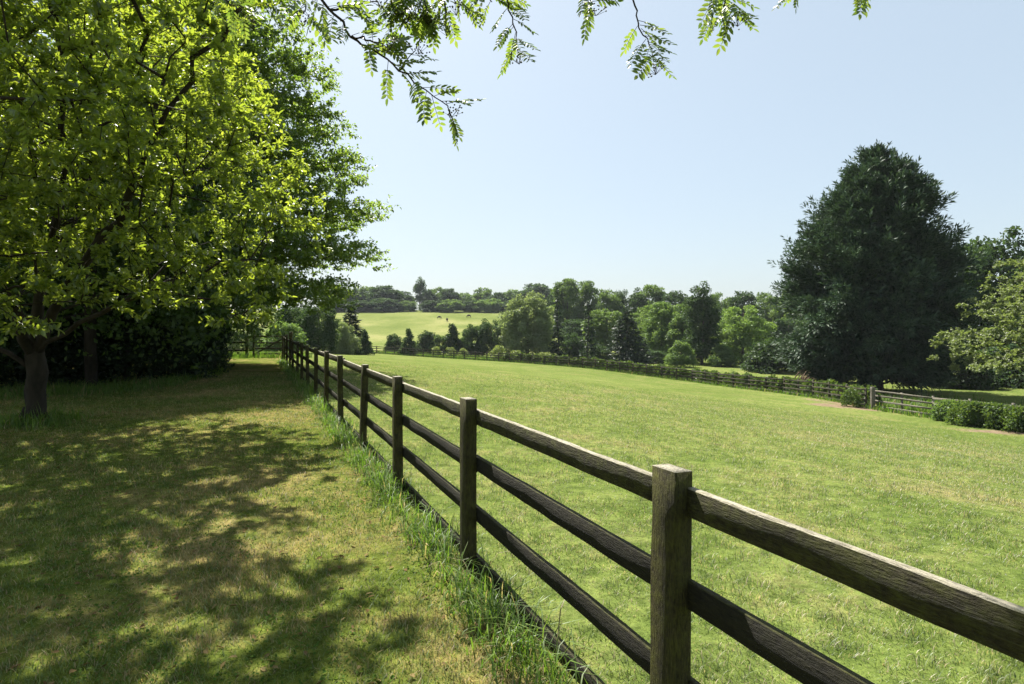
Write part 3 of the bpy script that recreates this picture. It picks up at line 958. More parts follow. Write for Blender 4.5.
# ---- generic lumpy crowns -------------------------------------------------
def lump_crown(rng, H, Rx, z0, nl, nleaf, leaf, prof, lump=.25, up=.9, gap=.0, fill=.22, flat=1.0):
    """leaves on the shells of many lumps placed over an envelope. prof(f)-> radius factor at height fraction f"""
    nl = int(nl * 1.5); lump = lump * .86
    f = rng.uniform(0, 1, nl * 4)
    rad = prof(f)
    keep = rng.uniform(0, rad.max(), len(f)) < rad + .05
    f = f[keep][:nl]; rad = rad[keep][:nl]
    a = rng.uniform(0, 2 * np.pi, len(f))
    rr = Rx * rad * np.sqrt(rng.uniform(.25, 1, len(f))) * .82
    c = np.stack([rr * np.cos(a), rr * np.sin(a), z0 + (H - z0) * (f * .93 + .02)], -1)
    lr = lump * Rx * rng.uniform(.55, 1.25, len(c)) * (.45 + .55 * np.clip(rad, 0, 1))
    rr = rr * rng.uniform(.86, 1.12, len(f)); c[:, 0] = rr * np.cos(a); c[:, 1] = rr * np.sin(a)
    w = lr ** 2; w /= w.sum()
    ix = rng.choice(len(c), nleaf, p=w)
    d = rdir(rng, nleaf, .5)
    u = rng.uniform(.7, 1.08, nleaf)
    nf = int(fill * nleaf); u[:nf] = rng.uniform(.0, .8, nf)
    P = c[ix] + d * (lr[ix] * u)[:, None] * np.array([1, 1, .82 * flat])
    D = nrm(rdir(rng, nleaf) + d * .5)
    N = nrm(d * 1.3 + rdir(rng, nleaf, up * .6) * .9)
    L = leaf * rng.uniform(.6, 1.4, nleaf); W = L * rng.uniform(.5, .75, nleaf)
    P[:, 2] = np.maximum(P[:, 2], z0 * .6 + .05)
    return P, D, N, L, W, c

def trunk_geo(rng, H, r, c=None, nlimb=7, lean=.03):
    g = Geo()
    k = 7
    zz = np.linspace(-.15, H, k)
    xy = np.cumsum(rng.normal(0, lean * H / k, (k, 2)), 0); xy[0] = 0
    pts = np.column_stack([xy, zz])
    g.tube(pts, r * np.linspace(1.15, .18, k), 8, rough=.04, rng=rng)
    if c is not None and len(c):
        ix = rng.choice(len(c), min(nlimb, len(c)), replace=False)
        for i in ix:
            zs = max(.25 * H, min(c[i, 2] * .62, H * .8))
            st = np.array([np.interp(zs, zz, xy[:, 0]), np.interp(zs, zz, xy[:, 1]), zs])
            mid = (st + c[i]) / 2 + (0, 0, -.04 * H)
            rs = r * .45 * (1 - zs / H * .5)
            g.tube([st, mid, c[i]], [rs, rs * .6, rs * .2], 5)
    return g

dome = lambda f: np.sqrt(np.clip(1 - (f * 1.35 - .42) ** 2 / .9, 0.02, 1))
oval = lambda f: np.sqrt(np.clip(1 - (f - .45) ** 2 / .33, .02, 1))
bush = lambda f: np.sqrt(np.clip(1 - (f * .98) ** 2, .02, 1))
cone = lambda f: np.clip(1.02 - f, .03, 1) ** .85
tall = lambda f: np.clip(.35 + .75 * np.sin(np.pi * np.clip(f * .85 + .18, 0, 1)), .1, 1)

PROTO = {}
def proto(kind, seed, mat, H, Rx, z0, nl, nleaf, leaf, prof, name, cat, trunk_r=.2, bark=None, **k):
    rng = np.random.default_rng(seed)
    P, D, N, L, W, c = lump_crown(rng, H, Rx, z0, nl, nleaf, leaf, prof, **k)
    PROTO[kind] = dict(name=name, cat=cat, H=H, R=Rx,
        crown=leaf_mesh('crown', mat, P, D, N, L, W, kind='kite'),
        trunk=trunk_geo(rng, H * .86, trunk_r, c).mesh('trunk', bark or BARK_F, smooth=True))

def conifer_proto(kind, seed, mat, H, Rx, nwhorl, per, nl, leaf, name, trunk_r=.15, power=.9, droop=-.15, sparse=1.0):
    rng = np.random.default_rng(seed)
    Ps, Ds = [], []
    for w in range(nwhorl):
        f = (w + .5) / nwhorl
        z = H * (.06 + .93 * f)
        R_ = Rx * max(.04, (1 - f)) ** power
        for b in range(per):
            a = rng.uniform(0, 2 * np.pi); Lb = R_ * rng.uniform(.55, 1.12)
            dirv = np.array([math.cos(a), math.sin(a), droop + rng.normal(0, .08)])
            m = max(4, int(nl * Lb / Rx))
            s = rng.uniform(.15, 1, m)
            p = np.array([0, 0, z + rng.normal(0, .15)]) + dirv * (s * Lb)[:, None] + rng.normal(0, .05 * Rx, (m, 3)) * np.array([1, 1, .5])
            p[:, 2] += .12 * Lb * s ** 2
            Ps.append(p); Ds.append(np.tile(dirv, (m, 1)) + rng.normal(0, .55, (m, 3)))
    P = np.concatenate(Ps); D = nrm(np.concatenate(Ds)); n = len(P)
    P[:, 2] = np.maximum(P[:, 2], .1)
    N = rdir(rng, n, 1.2)
    L = leaf * rng.uniform(.6, 1.4, n); W = L * rng.uniform(.28, .5, n)
    PROTO[kind] = dict(name=name, cat='tree', H=H, R=Rx,
        crown=leaf_mesh('crown', mat, P, D, N, L, W, kind='kite'),
        trunk=trunk_geo(rng, H * .97, trunk_r, None).mesh('trunk', BARK_F, smooth=True))

G_MID = leaf_mat('mid_green_leaf', [(.054, .102, .030), (.076, .132, .040), (.105, .165, .052)], [(.15, .25, .035), (.21, .31, .05)], .4, .015, .5, .18)
G_LIGHT = leaf_mat('light_green_leaf', [(.072, .132, .030), (.104, .170, .042), (.14, .21, .055)], [(.17, .28, .035), (.24, .345, .055)], .42, .015, .5, .12)
G_DARK = leaf_mat('dark_green_leaf', [(.022, .046, .018), (.034, .064, .024), (.050, .086, .031)], [(.06, .12, .022), (.10, .16, .03)], .32, .012, .5, .18)
G_GREY = leaf_mat('grey_green_leaf', [(.13, .175, .075), (.17, .215, .10), (.215, .255, .13)], [(.25, .34, .08), (.33, .41, .11)], .38, .02, .5, .15)
G_LIME = leaf_mat('lime_leaf', [(.12, .165, .035), (.17, .215, .05), (.22, .26, .075)], [(.22, .30, .04), (.30, .36, .06)], .4, .03, .5, .1)
G_CON = leaf_mat('spruce_needle', [(.014, .030, .014), (.022, .044, .019), (.034, .060, .025)], [(.02, .045, .012), (.04, .07, .02)], .2, .03, .5, .15)

proto('round1', 1, G_MID, 10, 4.6, .7, 70, 18000, .30, dome, 'broadleaf_tree', 'tree', .22)
proto('round2', 2, G_LIGHT, 10, 4.6, .5, 66, 18000, .30, dome, 'broadleaf_tree', 'tree', .22)
proto('round3', 3, G_DARK, 10, 4.6, .7, 70, 17000, .30, dome, 'broadleaf_tree', 'tree', .22)
proto('round4', 4, G_GREY, 10, 4.4, .1, 80, 28000, .28, dome, 'broadleaf_tree', 'tree', .22, fill=.35)
proto('oval1', 5, G_MID, 14, 3.6, 1.0, 60, 15000, .36, oval, 'broadleaf_tree', 'tree', .22, lump=.36)
proto('oval2', 6, G_DARK, 14, 3.6, 1.0, 58, 14000, .36, oval, 'broadleaf_tree', 'tree', .22, lump=.36)
proto('oval3', 7, G_LIGHT, 14, 4.0, 1.5, 60, 15000, .36, oval, 'broadleaf_tree', 'tree', .22, lump=.34)
proto('tall1', 8, G_MID, 16, 2.6, 1.0, 70, 15000, .34, tall, 'slender_tree', 'tree', .2, lump=.42, flat=1.5)
proto('tall2', 9, G_DARK, 16, 2.6, 1.0, 66, 14000, .34, tall, 'slender_tree', 'tree', .2, lump=.42, flat=1.5)
proto('bush1', 10, G_MID, 4, 2.4, .05, 44, 10000, .22, bush, 'shrub', 'shrub', .07, lump=.34)
proto('bush2', 11, G_DARK, 4, 2.4, .05, 44, 10000, .22, bush, 'shrub', 'shrub', .07, lump=.34)
proto('bush3', 12, G_LIME, 1.5, .85, .03, 22, 1500, .14, bush, 'lime_green_shrub', 'shrub', .03, lump=.4)
proto('bush4', 13, G_GREY, 4, 2.4, .05, 44, 10000, .2, bush, 'shrub', 'shrub', .07, lump=.34)
proto('cone1', 14, G_DARK, 5, 1.5, .05, 46, 9000, .2, cone, 'conical_shrub', 'shrub', .07, lump=.42)
proto('yew', 15, YEW_LEAF, 5, 2.6, .05, 60, 22000, .13, bush, 'yew_bush', 'shrub', .12, bark=BARK_D, lump=.34, fill=.45)
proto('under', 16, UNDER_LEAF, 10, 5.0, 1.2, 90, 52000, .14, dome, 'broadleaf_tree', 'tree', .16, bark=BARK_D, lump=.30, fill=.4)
proto('far1', 17, G_MID, 12, 6.0, .4, 54, 6500, .70, dome, 'broadleaf_tree', 'tree', .3, lump=.3)
proto('far2', 18, G_DARK, 12, 6.0, .4, 54, 6500, .70, dome, 'broadleaf_tree', 'tree', .3, lump=.3)
proto('far3', 19, G_DARK, 16, 2.8, 4.5, 28, 2200, .7, tall, 'tall_tree', 'tree', .35, lump=.5)
conifer_proto('spruce1', 20, G_CON, 10, 1.9, 34, 9, 26, .42, 'spruce_tree', .13)
conifer_proto('spruce2', 21, G_CON, 10, 1.5, 24, 6, 20, .42, 'spruce_tree', .13)
conifer_proto('fir', 22, G_CON, 9, 3.6, 26, 12, 32, .45, 'fir_tree', .18, power=.75, droop=-.22)

FIRST = {}
def put(kind, px, d, ytop, wpx, label, group=None, rng=R, zoff=0.0):
    p = PROTO[kind]
    x, y = ray(px, d); z = z1(x, y)
    h = CAMZ + (HY - ytop) / F * d - z
    w = wpx / F * d / 2 / p['R'] / .95
    s = (w, w, h / p['H'] / 1.0)
    rot = float(rng.uniform(0, 6.28))
    if kind not in FIRST:
        t = thing(p['name'], (x, y, z - .05), label, p['cat'], group)
        t.rotation_euler = (0, 0, rot); t.scale = s
        link('trunk', p['trunk'], t); link('crown', p['crown'], t)
        FIRST[kind] = t
        return t
    c = copy_thing(FIRST[kind], label, (x, y, z - .05), rot, s)
    if group: c['group'] = group
    elif 'group' in c: del c['group']
    return c

# --- shaded thicket behind the apple tree (left)
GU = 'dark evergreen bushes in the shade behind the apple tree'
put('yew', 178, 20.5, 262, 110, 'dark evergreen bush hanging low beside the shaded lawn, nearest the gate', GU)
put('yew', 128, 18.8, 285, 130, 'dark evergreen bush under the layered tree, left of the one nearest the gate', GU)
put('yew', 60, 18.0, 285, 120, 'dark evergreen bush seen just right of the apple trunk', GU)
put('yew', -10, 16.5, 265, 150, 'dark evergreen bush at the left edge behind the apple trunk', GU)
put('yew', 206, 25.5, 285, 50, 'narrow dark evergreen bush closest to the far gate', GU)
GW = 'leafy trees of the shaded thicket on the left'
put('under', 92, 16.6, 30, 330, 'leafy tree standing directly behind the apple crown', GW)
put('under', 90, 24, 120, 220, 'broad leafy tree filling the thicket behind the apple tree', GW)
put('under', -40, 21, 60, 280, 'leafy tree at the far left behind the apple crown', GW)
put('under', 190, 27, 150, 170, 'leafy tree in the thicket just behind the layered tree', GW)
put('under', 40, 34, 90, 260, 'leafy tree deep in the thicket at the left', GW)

# --- beyond the gate and left corner of the paddock
put('bush4', 244, 62, 318, 44, 'bluish grey shrub seen through the gate at the end of the lawn')
put('bush1', 285, 60, 322, 46, 'green shrub behind the far end of the near fence')
put('round3', 318, 70, 300, 44, 'dark rounded tree under the tip of the layered branches at the lawn end')
put('round3', 296, 74, 302, 52, 'dark rounded tree just right of the gate beyond the near fence')
put('bush2', 333, 80, 317, 30, 'dark shrub between the rounded dark trees and the conical conifer at the lawn end')
put('spruce1', 351, 84, 304, 36, 'dark conical conifer at the left corner of the paddock')
put('bush4', 344, 78, 322, 30, 'pale grey green shrub at the left corner of the paddock')
put('cone1', 365, 82, 328, 18, 'dark pointed shrub at the left end of the far fence')
put('cone1', 355, 80, 333, 16, 'smaller dark pointed shrub beside the left corner shrubs')

# --- row of shrubs below the pale meadow
put('cone1', 409, 92, 327, 19, 'dark cone shaped shrub standing alone left in the row below the meadow')
put('bush2', 394, 99, 334, 22, 'low dark shrub left of the cone shaped shrub below the meadow')
put('bush2', 428, 99, 331, 30, 'low dark shrub right of the cone shaped shrub below the meadow')
put('bush1', 440, 98, 335, 24, 'mid green shrub between two dark ones below the meadow')
put('cone1', 453, 97, 322, 26, 'taller pointed dark shrub in the middle of the row below the meadow')
put('bush2', 472, 98, 325, 30, 'dark shrub left of the rounded grey green one below the meadow')
put('round3', 491, 97, 317, 36, 'dark rounded small tree at the right end of the row below the meadow')
put('round4', 528, 93, 290, 62, 'large pale grey green rounded tree right of the meadow')
put('spruce2', 558, 89, 296, 19, 'narrow dark spruce right beside the large rounded tree')
put('bush2', 573, 95, 333, 30, 'dark shrub between the two narrow spruces')
put('spruce2', 588, 84, 299, 20, 'thin open spruce, the right one of the narrow pair')
put('fir', 627, 80, 309, 54, 'broad dark fir with drooping boughs beyond the far fence')
GL = 'lime green shrubs behind the far fence'
for px, yt, w, lab in ((436, 346.5, 11, 'lime green shrub at the left end of the low row behind the far fence'),
                       (450, 347, 13, 'lime green shrub second from the left behind the far fence'),
                       (463, 348, 11, 'lime green shrub below the dark pointed shrub behind the far fence'),
                       (499, 345.5, 18, 'largest lime green shrub, left of the big rounded tree'),
                       (516, 350, 14, 'lime green shrub at the left foot of the big rounded tree'),
                       (545, 352, 18, 'lime green shrub at the right foot of the big rounded tree')):
    put('bush3', px, 88.5 if px < 480 else 82, yt, w, lab, GL)

# --- middle wood on the right
put('oval3', 607, 112, 308, 52, 'light green tree behind the thin open spruce')
put('round2', 655, 104, 303, 56, 'light yellow green tree behind the broad dark fir')
put('round1', 640, 96, 330, 46, 'low mid green tree right of the broad dark fir')
put('oval1', 662, 92, 300, 34, 'grey green upright tree left of the slender dark one')
put('tall2', 702, 82, 280, 34, 'slender dark tree rising above the wood in front of the far fence')
put('tall1', 683, 88, 303, 30, 'slender green tree just left of the tall slender dark one')
put('bush1', 681, 77, 341, 30, 'rounded green bush at the foot of the slender trees')
put('round2', 742, 86, 304, 64, 'bright green bushy tree left of the big conifer')
put('bush1', 722, 78, 345, 30, 'small green bush between the slender tree and the bright bushy tree')
put('bush2', 775, 70, 338, 64, 'wide dark bush near the heap of branches')
put('bush1', 800, 74, 345, 36, 'green bush close against the left side of the big conifer')
put('bush2', 655, 86, 350, 40, 'low dark shrub right of the broad dark fir')
put('bush2', 600, 88, 345, 30, 'low dark shrub between the thin spruce and the broad fir')

# --- background trees behind the middle wood
GB = 'tall trees of the background wood'
for kind, px, d, yt, w, lab in (
        ('oval1', 567, 150, 277, 34, 'tall rounded tree top left in the background wood, left of its twin'),
        ('oval1', 587, 152, 279, 24, 'tall rounded tree top in the background wood, right of its twin'),
        ('round1', 606, 150, 288, 46, 'broad tree top in the background wood right of the two tall ones'),
        ('round3', 630, 152, 286, 44, 'dark broad tree top in the background wood above the fir'),
        ('oval1', 652, 150, 283, 34, 'tree top in the background wood above the light yellow green tree'),
        ('oval2', 676, 145, 289, 36, 'dark tree top in the background wood left of the slender dark tree'),
        ('round1', 722, 140, 292, 40, 'tree top in the background wood right of the slender dark tree'),
        ('oval2', 743, 128, 289, 36, 'dark tree top in the background wood above the bright bushy tree'),
        ('round1', 768, 135, 291, 44, 'tree top in the background wood left of the conifer'),
        ('round2', 790, 130, 289, 44, 'pale tree top in the background wood touching the conifer'),
        ('round3', 545, 170, 292, 44, 'dark tree behind the large rounded tree in the background wood'),
        ('oval2', 574, 130, 318, 34, 'dark lower tree in the background wood between the narrow spruces'),
        ('oval1', 632, 118, 312, 40, 'mid green tree in the wood behind the broad fir'),
        ('oval2', 690, 112, 305, 40, 'dark tree in the wood behind the slender trees'),
        ('round3', 722, 105, 322, 46, 'dark rounded tree in the wood left of the bright bushy tree'),
        ('round3', 790, 100, 315, 60, 'dark rounded tree in the wood beside the conifer')):
    put(kind, px, d, yt, w, lab, GB)

# --- trees along the top of the far meadow
GM = 'trees along the top of the far meadow'
far = [('far2', 352, 285, 288, 30), ('far1', 367, 288, 286, 38), ('far2', 384, 280, 285, 40), ('far2', 402, 292, 291, 30),
       ('far2', 427, 290, 289, 18), ('far1', 437, 296, 286.5, 26), ('far2', 449, 288, 288, 24), ('far1', 464, 290, 292, 24),
       ('far1', 484, 300, 287, 26), ('far2', 499, 288, 292, 26), ('far1', 513, 292, 289, 30), ('far2', 537, 285, 283, 44),
       ('far1', 560, 282, 290, 34), ('far2', 335, 288, 284, 34)]
far.sort(key=lambda a: a[1])
ordn = ['first', 'second', 'third', 'fourth', 'fifth', 'sixth', 'seventh', 'eighth', 'ninth', 'tenth', 'eleventh', 'twelfth', 'thirteenth', 'fourteenth']
for i, (k, px, d, yt, w) in enumerate(far):
    put(k, px, d, yt, w, '%s rounded tree from the left on the skyline above the far meadow' % ordn[i], GM)
put('far3', 420, 286, 276.5, 11, 'tallest narrow tree standing out on the skyline above the far meadow')
GH = 'low rounded trees at the meadow top edge'
low = [('far2', 360, 268, 300, 34), ('far2', 384, 268, 298, 38), ('far1', 407, 270, 300, 22), ('far2', 431, 268, 300, 24), ('far1', 452, 266, 299, 30),
       ('far2', 472, 268, 300, 24), ('far1', 490, 266, 298, 32), ('far2', 512, 266, 300, 30), ('far1', 540, 266, 302, 40), ('far2', 335, 268, 300, 34)]
low.sort(key=lambda a: a[1])
for i, (k, px, d, yt, w) in enumerate(low):
    put(k, px, d, yt, w, '%s low rounded tree from the left along the upper edge of the far meadow' % ordn[i], GH)

# --- right edge
put('round3', 1000, 62, 226, 130, 'dark round topped tree behind the big conifer at the right edge')
put('round2', 1065, 58, 245, 130, 'green tree behind the pale maple at the right edge')
put('bush2', 960, 52, 345, 60, 'dark shrub in the shade right of the big conifer')
put('bush2', 1005, 54, 345, 70, 'dark shrub behind the pale maple at the right edge')
put('bush2', 1060, 50, 340, 80, 'dark shrub at the right edge behind the maple')
put('bush1', 830, 58, 352, 40, 'green shrub in the shade left of the conifer trunk')

def build_cypress():
    rng = np.random.default_rng(303)
    x, y = ray(874, 48.0); z = z1(x, y)
    B = np.array([x, y, z])
    H = CAMZ + (HY - 152) / F * 48 - z
    Rm = 73 / F * 48
    n = 3000
    f = rng.uniform(0, 1, n) ** .9
    prof = lambda q: np.interp(q, [0, .06, .13, .29, .53, .69, .80, .87, .94, 1.0], [.66, .88, .97, 1.0, .92, .77, .58, .42, .23, .04])
    nb = 250
    fb = rng.uniform(.0, 1, nb) ** .92; fb = np.clip((np.round(fb * 12) + rng.normal(0, .16, nb)) / 12, 0, 1); ab = np.arange(nb) * 2.399963 + rng.normal(0, .25, nb)
    ext = rng.uniform(.80, 1.08, nb)
    ib = rng.integers(0, nb, n)
    f = np.clip(fb[ib] + rng.normal(0, .012, n), 0, 1)
    a = ab[ib] + rng.normal(0, .060, n) / np.maximum(prof(f), .3)
    rr = Rm * prof(f) * ext[ib] * (1 - .42 * rng.uniform(0, 1, n) ** 1.4)
    c = np.stack([rr * np.cos(a), rr * np.sin(a), .8 + (H - 1.6) * f + .12 * rr * (ext[ib] - .9)], -1)
    od = np.stack([np.cos(a), np.sin(a), .10 + 1.35 * f ** 1.3], -1); od = nrm(od + rng.normal(0, .26, od.shape))
    pl = rng.uniform(1.0, 2.3, n) * (.55 + .45 * prof(f))
    # upright feathery leaders round the upper outline
    ns = 90
    fs = rng.uniform(.55, 1.0, ns) ** .8; as_ = rng.uniform(0, 2 * np.pi, ns)
    rs = Rm * prof(fs) * rng.uniform(.60, 1.0, ns)
    c = np.vstack([c, np.stack([rs * np.cos(as_), rs * np.sin(as_), .8 + (H - 1.9) * fs], -1)])
    od = np.vstack([od, nrm(np.stack([np.cos(as_) * .45, np.sin(as_) * .45, np.ones(ns)], -1) + rng.normal(0, .12, (ns, 3)))])
    pl = np.concatenate([pl, rng.uniform(1.2, 2.0, ns)]); thin = np.concatenate([np.ones(n), np.full(ns, .6)])
    m = 62
    P = np.repeat(c, m, 0); T = np.repeat(od, m, 0); PL = np.repeat(pl, m)
    s = rng.uniform(-.35, 1, len(P)) 
    spread = (.34 * (1 - np.clip(s, 0, 1)) + .04) * np.repeat(thin, m)
    side = rdir(rng, len(P)); side = side - T * (side * T).sum(1, keepdims=True)
    P = P + T * (PL * s)[:, None] + side * (spread * PL * .75)[:, None]
    D = nrm(T + side * .75 + rng.normal(0, .2, P.shape))
    N = nrm(np.repeat(nrm(od * (1, 1, .4) * .8 + (0, 0, .8)), m, 0) + rng.normal(0, .30, P.shape))
    L = .36 * rng.uniform(.6, 1.35, len(P)); W = L * rng.uniform(.18, .30, len(P))
    # inner foliage
    m2 = 42000; f2 = rng.uniform(.03, .93, m2); a2 = rng.uniform(0, 2 * np.pi, m2)
    r2 = Rm * prof(f2) * .74 * rng.uniform(.2, 1, m2) ** .7
    P = np.vstack([P, np.stack([r2 * np.cos(a2), r2 * np.sin(a2), .8 + (H - 1.6) * f2], -1)])
    D = np.vstack([D, nrm(rng.normal(0, .8, (m2, 3)) + (0, 0, .3))]); N = np.vstack([N, rdir(rng, m2, .3)])
    L = np.concatenate([L, rng.uniform(.3, .6, m2)]); W = np.concatenate([W, rng.uniform(.15, .26, m2)])
    P[:, 2] = np.maximum(P[:, 2], .75 + rng.uniform(0, .7, len(P)))
    t = thing('cypress_tree', B, 'huge dark evergreen cypress beyond the far fence at the right', 'tree')
    g = Geo()
    g.tube([(0, 0, -.2), (.05, 0, 1.2), (.1, .05, 4), (.05, 0, H * .9)], [.75, .58, .44, .06], 12, rough=.06, rng=rng)
    for i in range(70):
        j = rng.integers(0, n); zz = max(.9, c[j, 2] * .8)
        g.tube([(0, 0, zz), c[j] * (.5, .5, 1) + (0, 0, -.15), c[j]], [.09, .05, .015], 5)
    for i in range(9):      # low bare limbs near the trunk
        th = rng.uniform(0, 6.28)
        g.tube([(0, 0, .6 + .1 * i), (1.4 * math.cos(th), 1.4 * math.sin(th), .9 + .15 * i), (3.2 * math.cos(th), 3.2 * math.sin(th), 1.5 + .1 * i)], [.12, .08, .03], 6)
    link('trunk', g.mesh('trunk', BARK_D, smooth=True), t)
    link('crown', leaf_mesh('crown', CYP_LEAF, P, D, N, L, W, kind='kite'), t)
build_cypress()

def build_maple():
    rng = np.random.default_rng(404)
    x, y = ray(1086, 33.0); z = z1(x, y)
    B = np.array([x, y, z])
    H = 9.6
    # boughs: long, spreading, with gaps between
    cl = []
    for i in range(80):
        a = rng.uniform(0, 2 * np.pi); f = (i + .5) / 80
        zb = 2.6 + (H - 3.4) * f
        Rb = 6.6 * math.sqrt(max(.05, 1 - (f * 1.15 - .25) ** 2))
        for s in np.linspace(.35, 1, 9):
            q = np.array([math.cos(a) * Rb * s, math.sin(a) * Rb * s, zb + .5 * s - .9 * s * s])
            cl.append(q + rng.normal(0, .28, 3))
    cl = np.array(cl)
    trunk = [np.array([0, 0, zz]) for zz in (-.1, .6, 1.2, 2.2, 3.4, 4.8, 6.2)]
    N, Pn, rr, kids, tips = skeleton(cl, trunk, [], rng, .22, step=.6, twig_r=.008)
    o = nrm(cl * (1, 1, 0)); o[:, 2] = -.05
    P, D, Nn, L, W, s, e = twig_leaves(cl, o, rng, 8, .45, 17, .13, .105, flat=.45, up=.05, updir=1.6)
    g = skeleton_geo(N, Pn, rr, kids, rng, minr=.009)
    t = thing('maple_tree', B, 'pale grey green leafy maple leaning into the picture at the right edge', 'tree')
    link('trunk', g.mesh('trunk', BARK_G, smooth=True), t)
    link('crown', leaf_mesh('crown', MAPLE_LEAF, P, D, Nn, L, W), t)
build_maple()

# ------------------------------------------------------------------ hedges on the far fences
HEDGE = leaf_mat('hedge_leaf', [(.035, .070, .018), (.055, .10, .024), (.085, .135, .034)], [(.10, .17, .02), (.17, .24, .03)], .38, .015, .45)
def hedge(pts, label, h, wdt, dens, leaf, rng, mat, gaps=0.5, name='hedge'):
    pts = np.asarray(pts, float)
    L = np.concatenate([[0], np.cumsum(np.hypot(*(np.diff(pts[:, :2], axis=0).T)))])
    n = int(L[-1] * dens)
    s = rng.uniform(0, L[-1], n)
    hh = h * (1 + gaps * (.5 * np.sin(s * 1.9 + 1) * np.sin(s * .7) + .35 * np.sin(s * 4.3 + .6)))
    en = np.minimum(s, L[-1] - s); hh = hh * np.clip(.35 + en / .9, 0, 1) ** .7
    s = s + rng.normal(0, .12, n)
    bx = np.interp(s, L, pts[:, 0]); by = np.interp(s, L, pts[:, 1])
    tx = np.interp(s + .4, L, pts[:, 0]) - np.interp(s - .4, L, pts[:, 0]); ty = np.interp(s + .4, L, pts[:, 1]) - np.interp(s - .4, L, pts[:, 1])
    l_ = np.hypot(tx, ty) + 1e-6
    off = rng.uniform(-1, 1, n); 
    zf = rng.uniform(0.02, 1, n) ** .8
    off = off * wdt * np.sqrt(np.clip(1.05 - zf ** 2.2, .05, 1)) * (1 + .3 * np.sin(s * 3.3) + .25 * np.sin(s * 7.7 + 2) + rng.normal(0, .12, n))
    x = bx - ty / l_ * off; y = by + tx / l_ * off
    z = zt(x, y) + zf * hh
    P = np.stack([x, y, z], -1)
    base = np.array([pts[0, 0], pts[0, 1], z1(pts[0, 0], pts[0, 1])])
    t = thing(name, base, label, 'hedge')
    Lf = leaf * rng.uniform(.6, 1.4, n)
    link('foliage', leaf_mesh('foliage', mat, P - base, rdir(rng, n), rdir(rng, n, 1.0), Lf, Lf * .6, kind='kite'), t)
    g = Geo()
    for i in range(int(L[-1] * 1.6)):
        q = rng.uniform(0, L[-1]); bx_ = np.interp(q, L, pts[:, 0]) ; by_ = np.interp(q, L, pts[:, 1]); bz = z1(bx_, by_)
        p0 = np.array([bx_, by_, bz - .05]) - base
        g.tube([p0, p0 + (rng.normal(0, .1), rng.normal(0, .1), h * .5), p0 + (rng.normal(0, .25), rng.normal(0, .2), h * .9)], [.018, .013, .004], 4)
    link('stem', g.mesh('stem', BARK_D), t)
    return t
rngh = np.random.default_rng(55)
back = FARW[4:][::-1].copy()
bt = np.gradient(back[:, :2], axis=0); bt /= np.hypot(bt[:, 0], bt[:, 1])[:, None]
back2 = back.copy(); back2[:, 0] -= bt[:, 1] * .72; back2[:, 1] += bt[:, 0] * .72
back2 = back2[2:]
hedge(back2, 'low leafy hedge growing through the far wooden fence', 1.08, .34, 1200, .17, rngh, HEDGE, .3)
hedge([FARW[4] + (-1.2, .5, 0), FARW[4] + (-.4, -.1, 0)], 'dark ivy clump at the end of the far fence below the conifer', 1.2, .4, 1400, .10, rngh, HEDGE, .2, name='ivy_clump')
hedge([FARW[2] + (-.6, .3, 0), FARW[2] + (1.5, -1.5, 0)], 'leafy hedge shrub swallowing the grey fence rails at the right', 1.05, .7, 3800, .11, rngh, G_MID, .2)
hedge([FARW[1] + (-1.5, 1.6, 0), FARW[1] + (-.2, .0, 0), FARW[1] + (3.0, -3.3, 0)], 'thick dark green hedge at the right edge of the paddock', 1.12, .95, 4600, .11, rngh, HEDGE, .10)

def brush_pile():
    rng = np.random.default_rng(66)
    x, y = ray(808, 55); z = z1(x, y)
    g = Geo()
    for i in range(70):
        a = rng.normal(.35, .35); L = rng.uniform(1.2, 3.2)
        st = np.array([rng.normal(-.9, .6), rng.normal(0, .6), -.1])
        en = st + L * np.array([math.cos(a) * .75, rng.normal(0, .3), abs(math.sin(a + .45)) * .8 + .1])
        mid = (st + en) / 2 + rng.normal(0, .12, 3)
        r = rng.uniform(.02, .06)
        g.tube([st, mid, en], [r, r * .8, r * .4], 5)
    o = link('brush_pile', g.mesh('brush_pile', bark_mat('dead_branch', (.09, .06, .04), (.24, .17, .12)), smooth=True), None, (x, y, z))
    tag(o, 'heap of brown dead branches leaning left of the conifer', 'brush pile')
brush_pile()

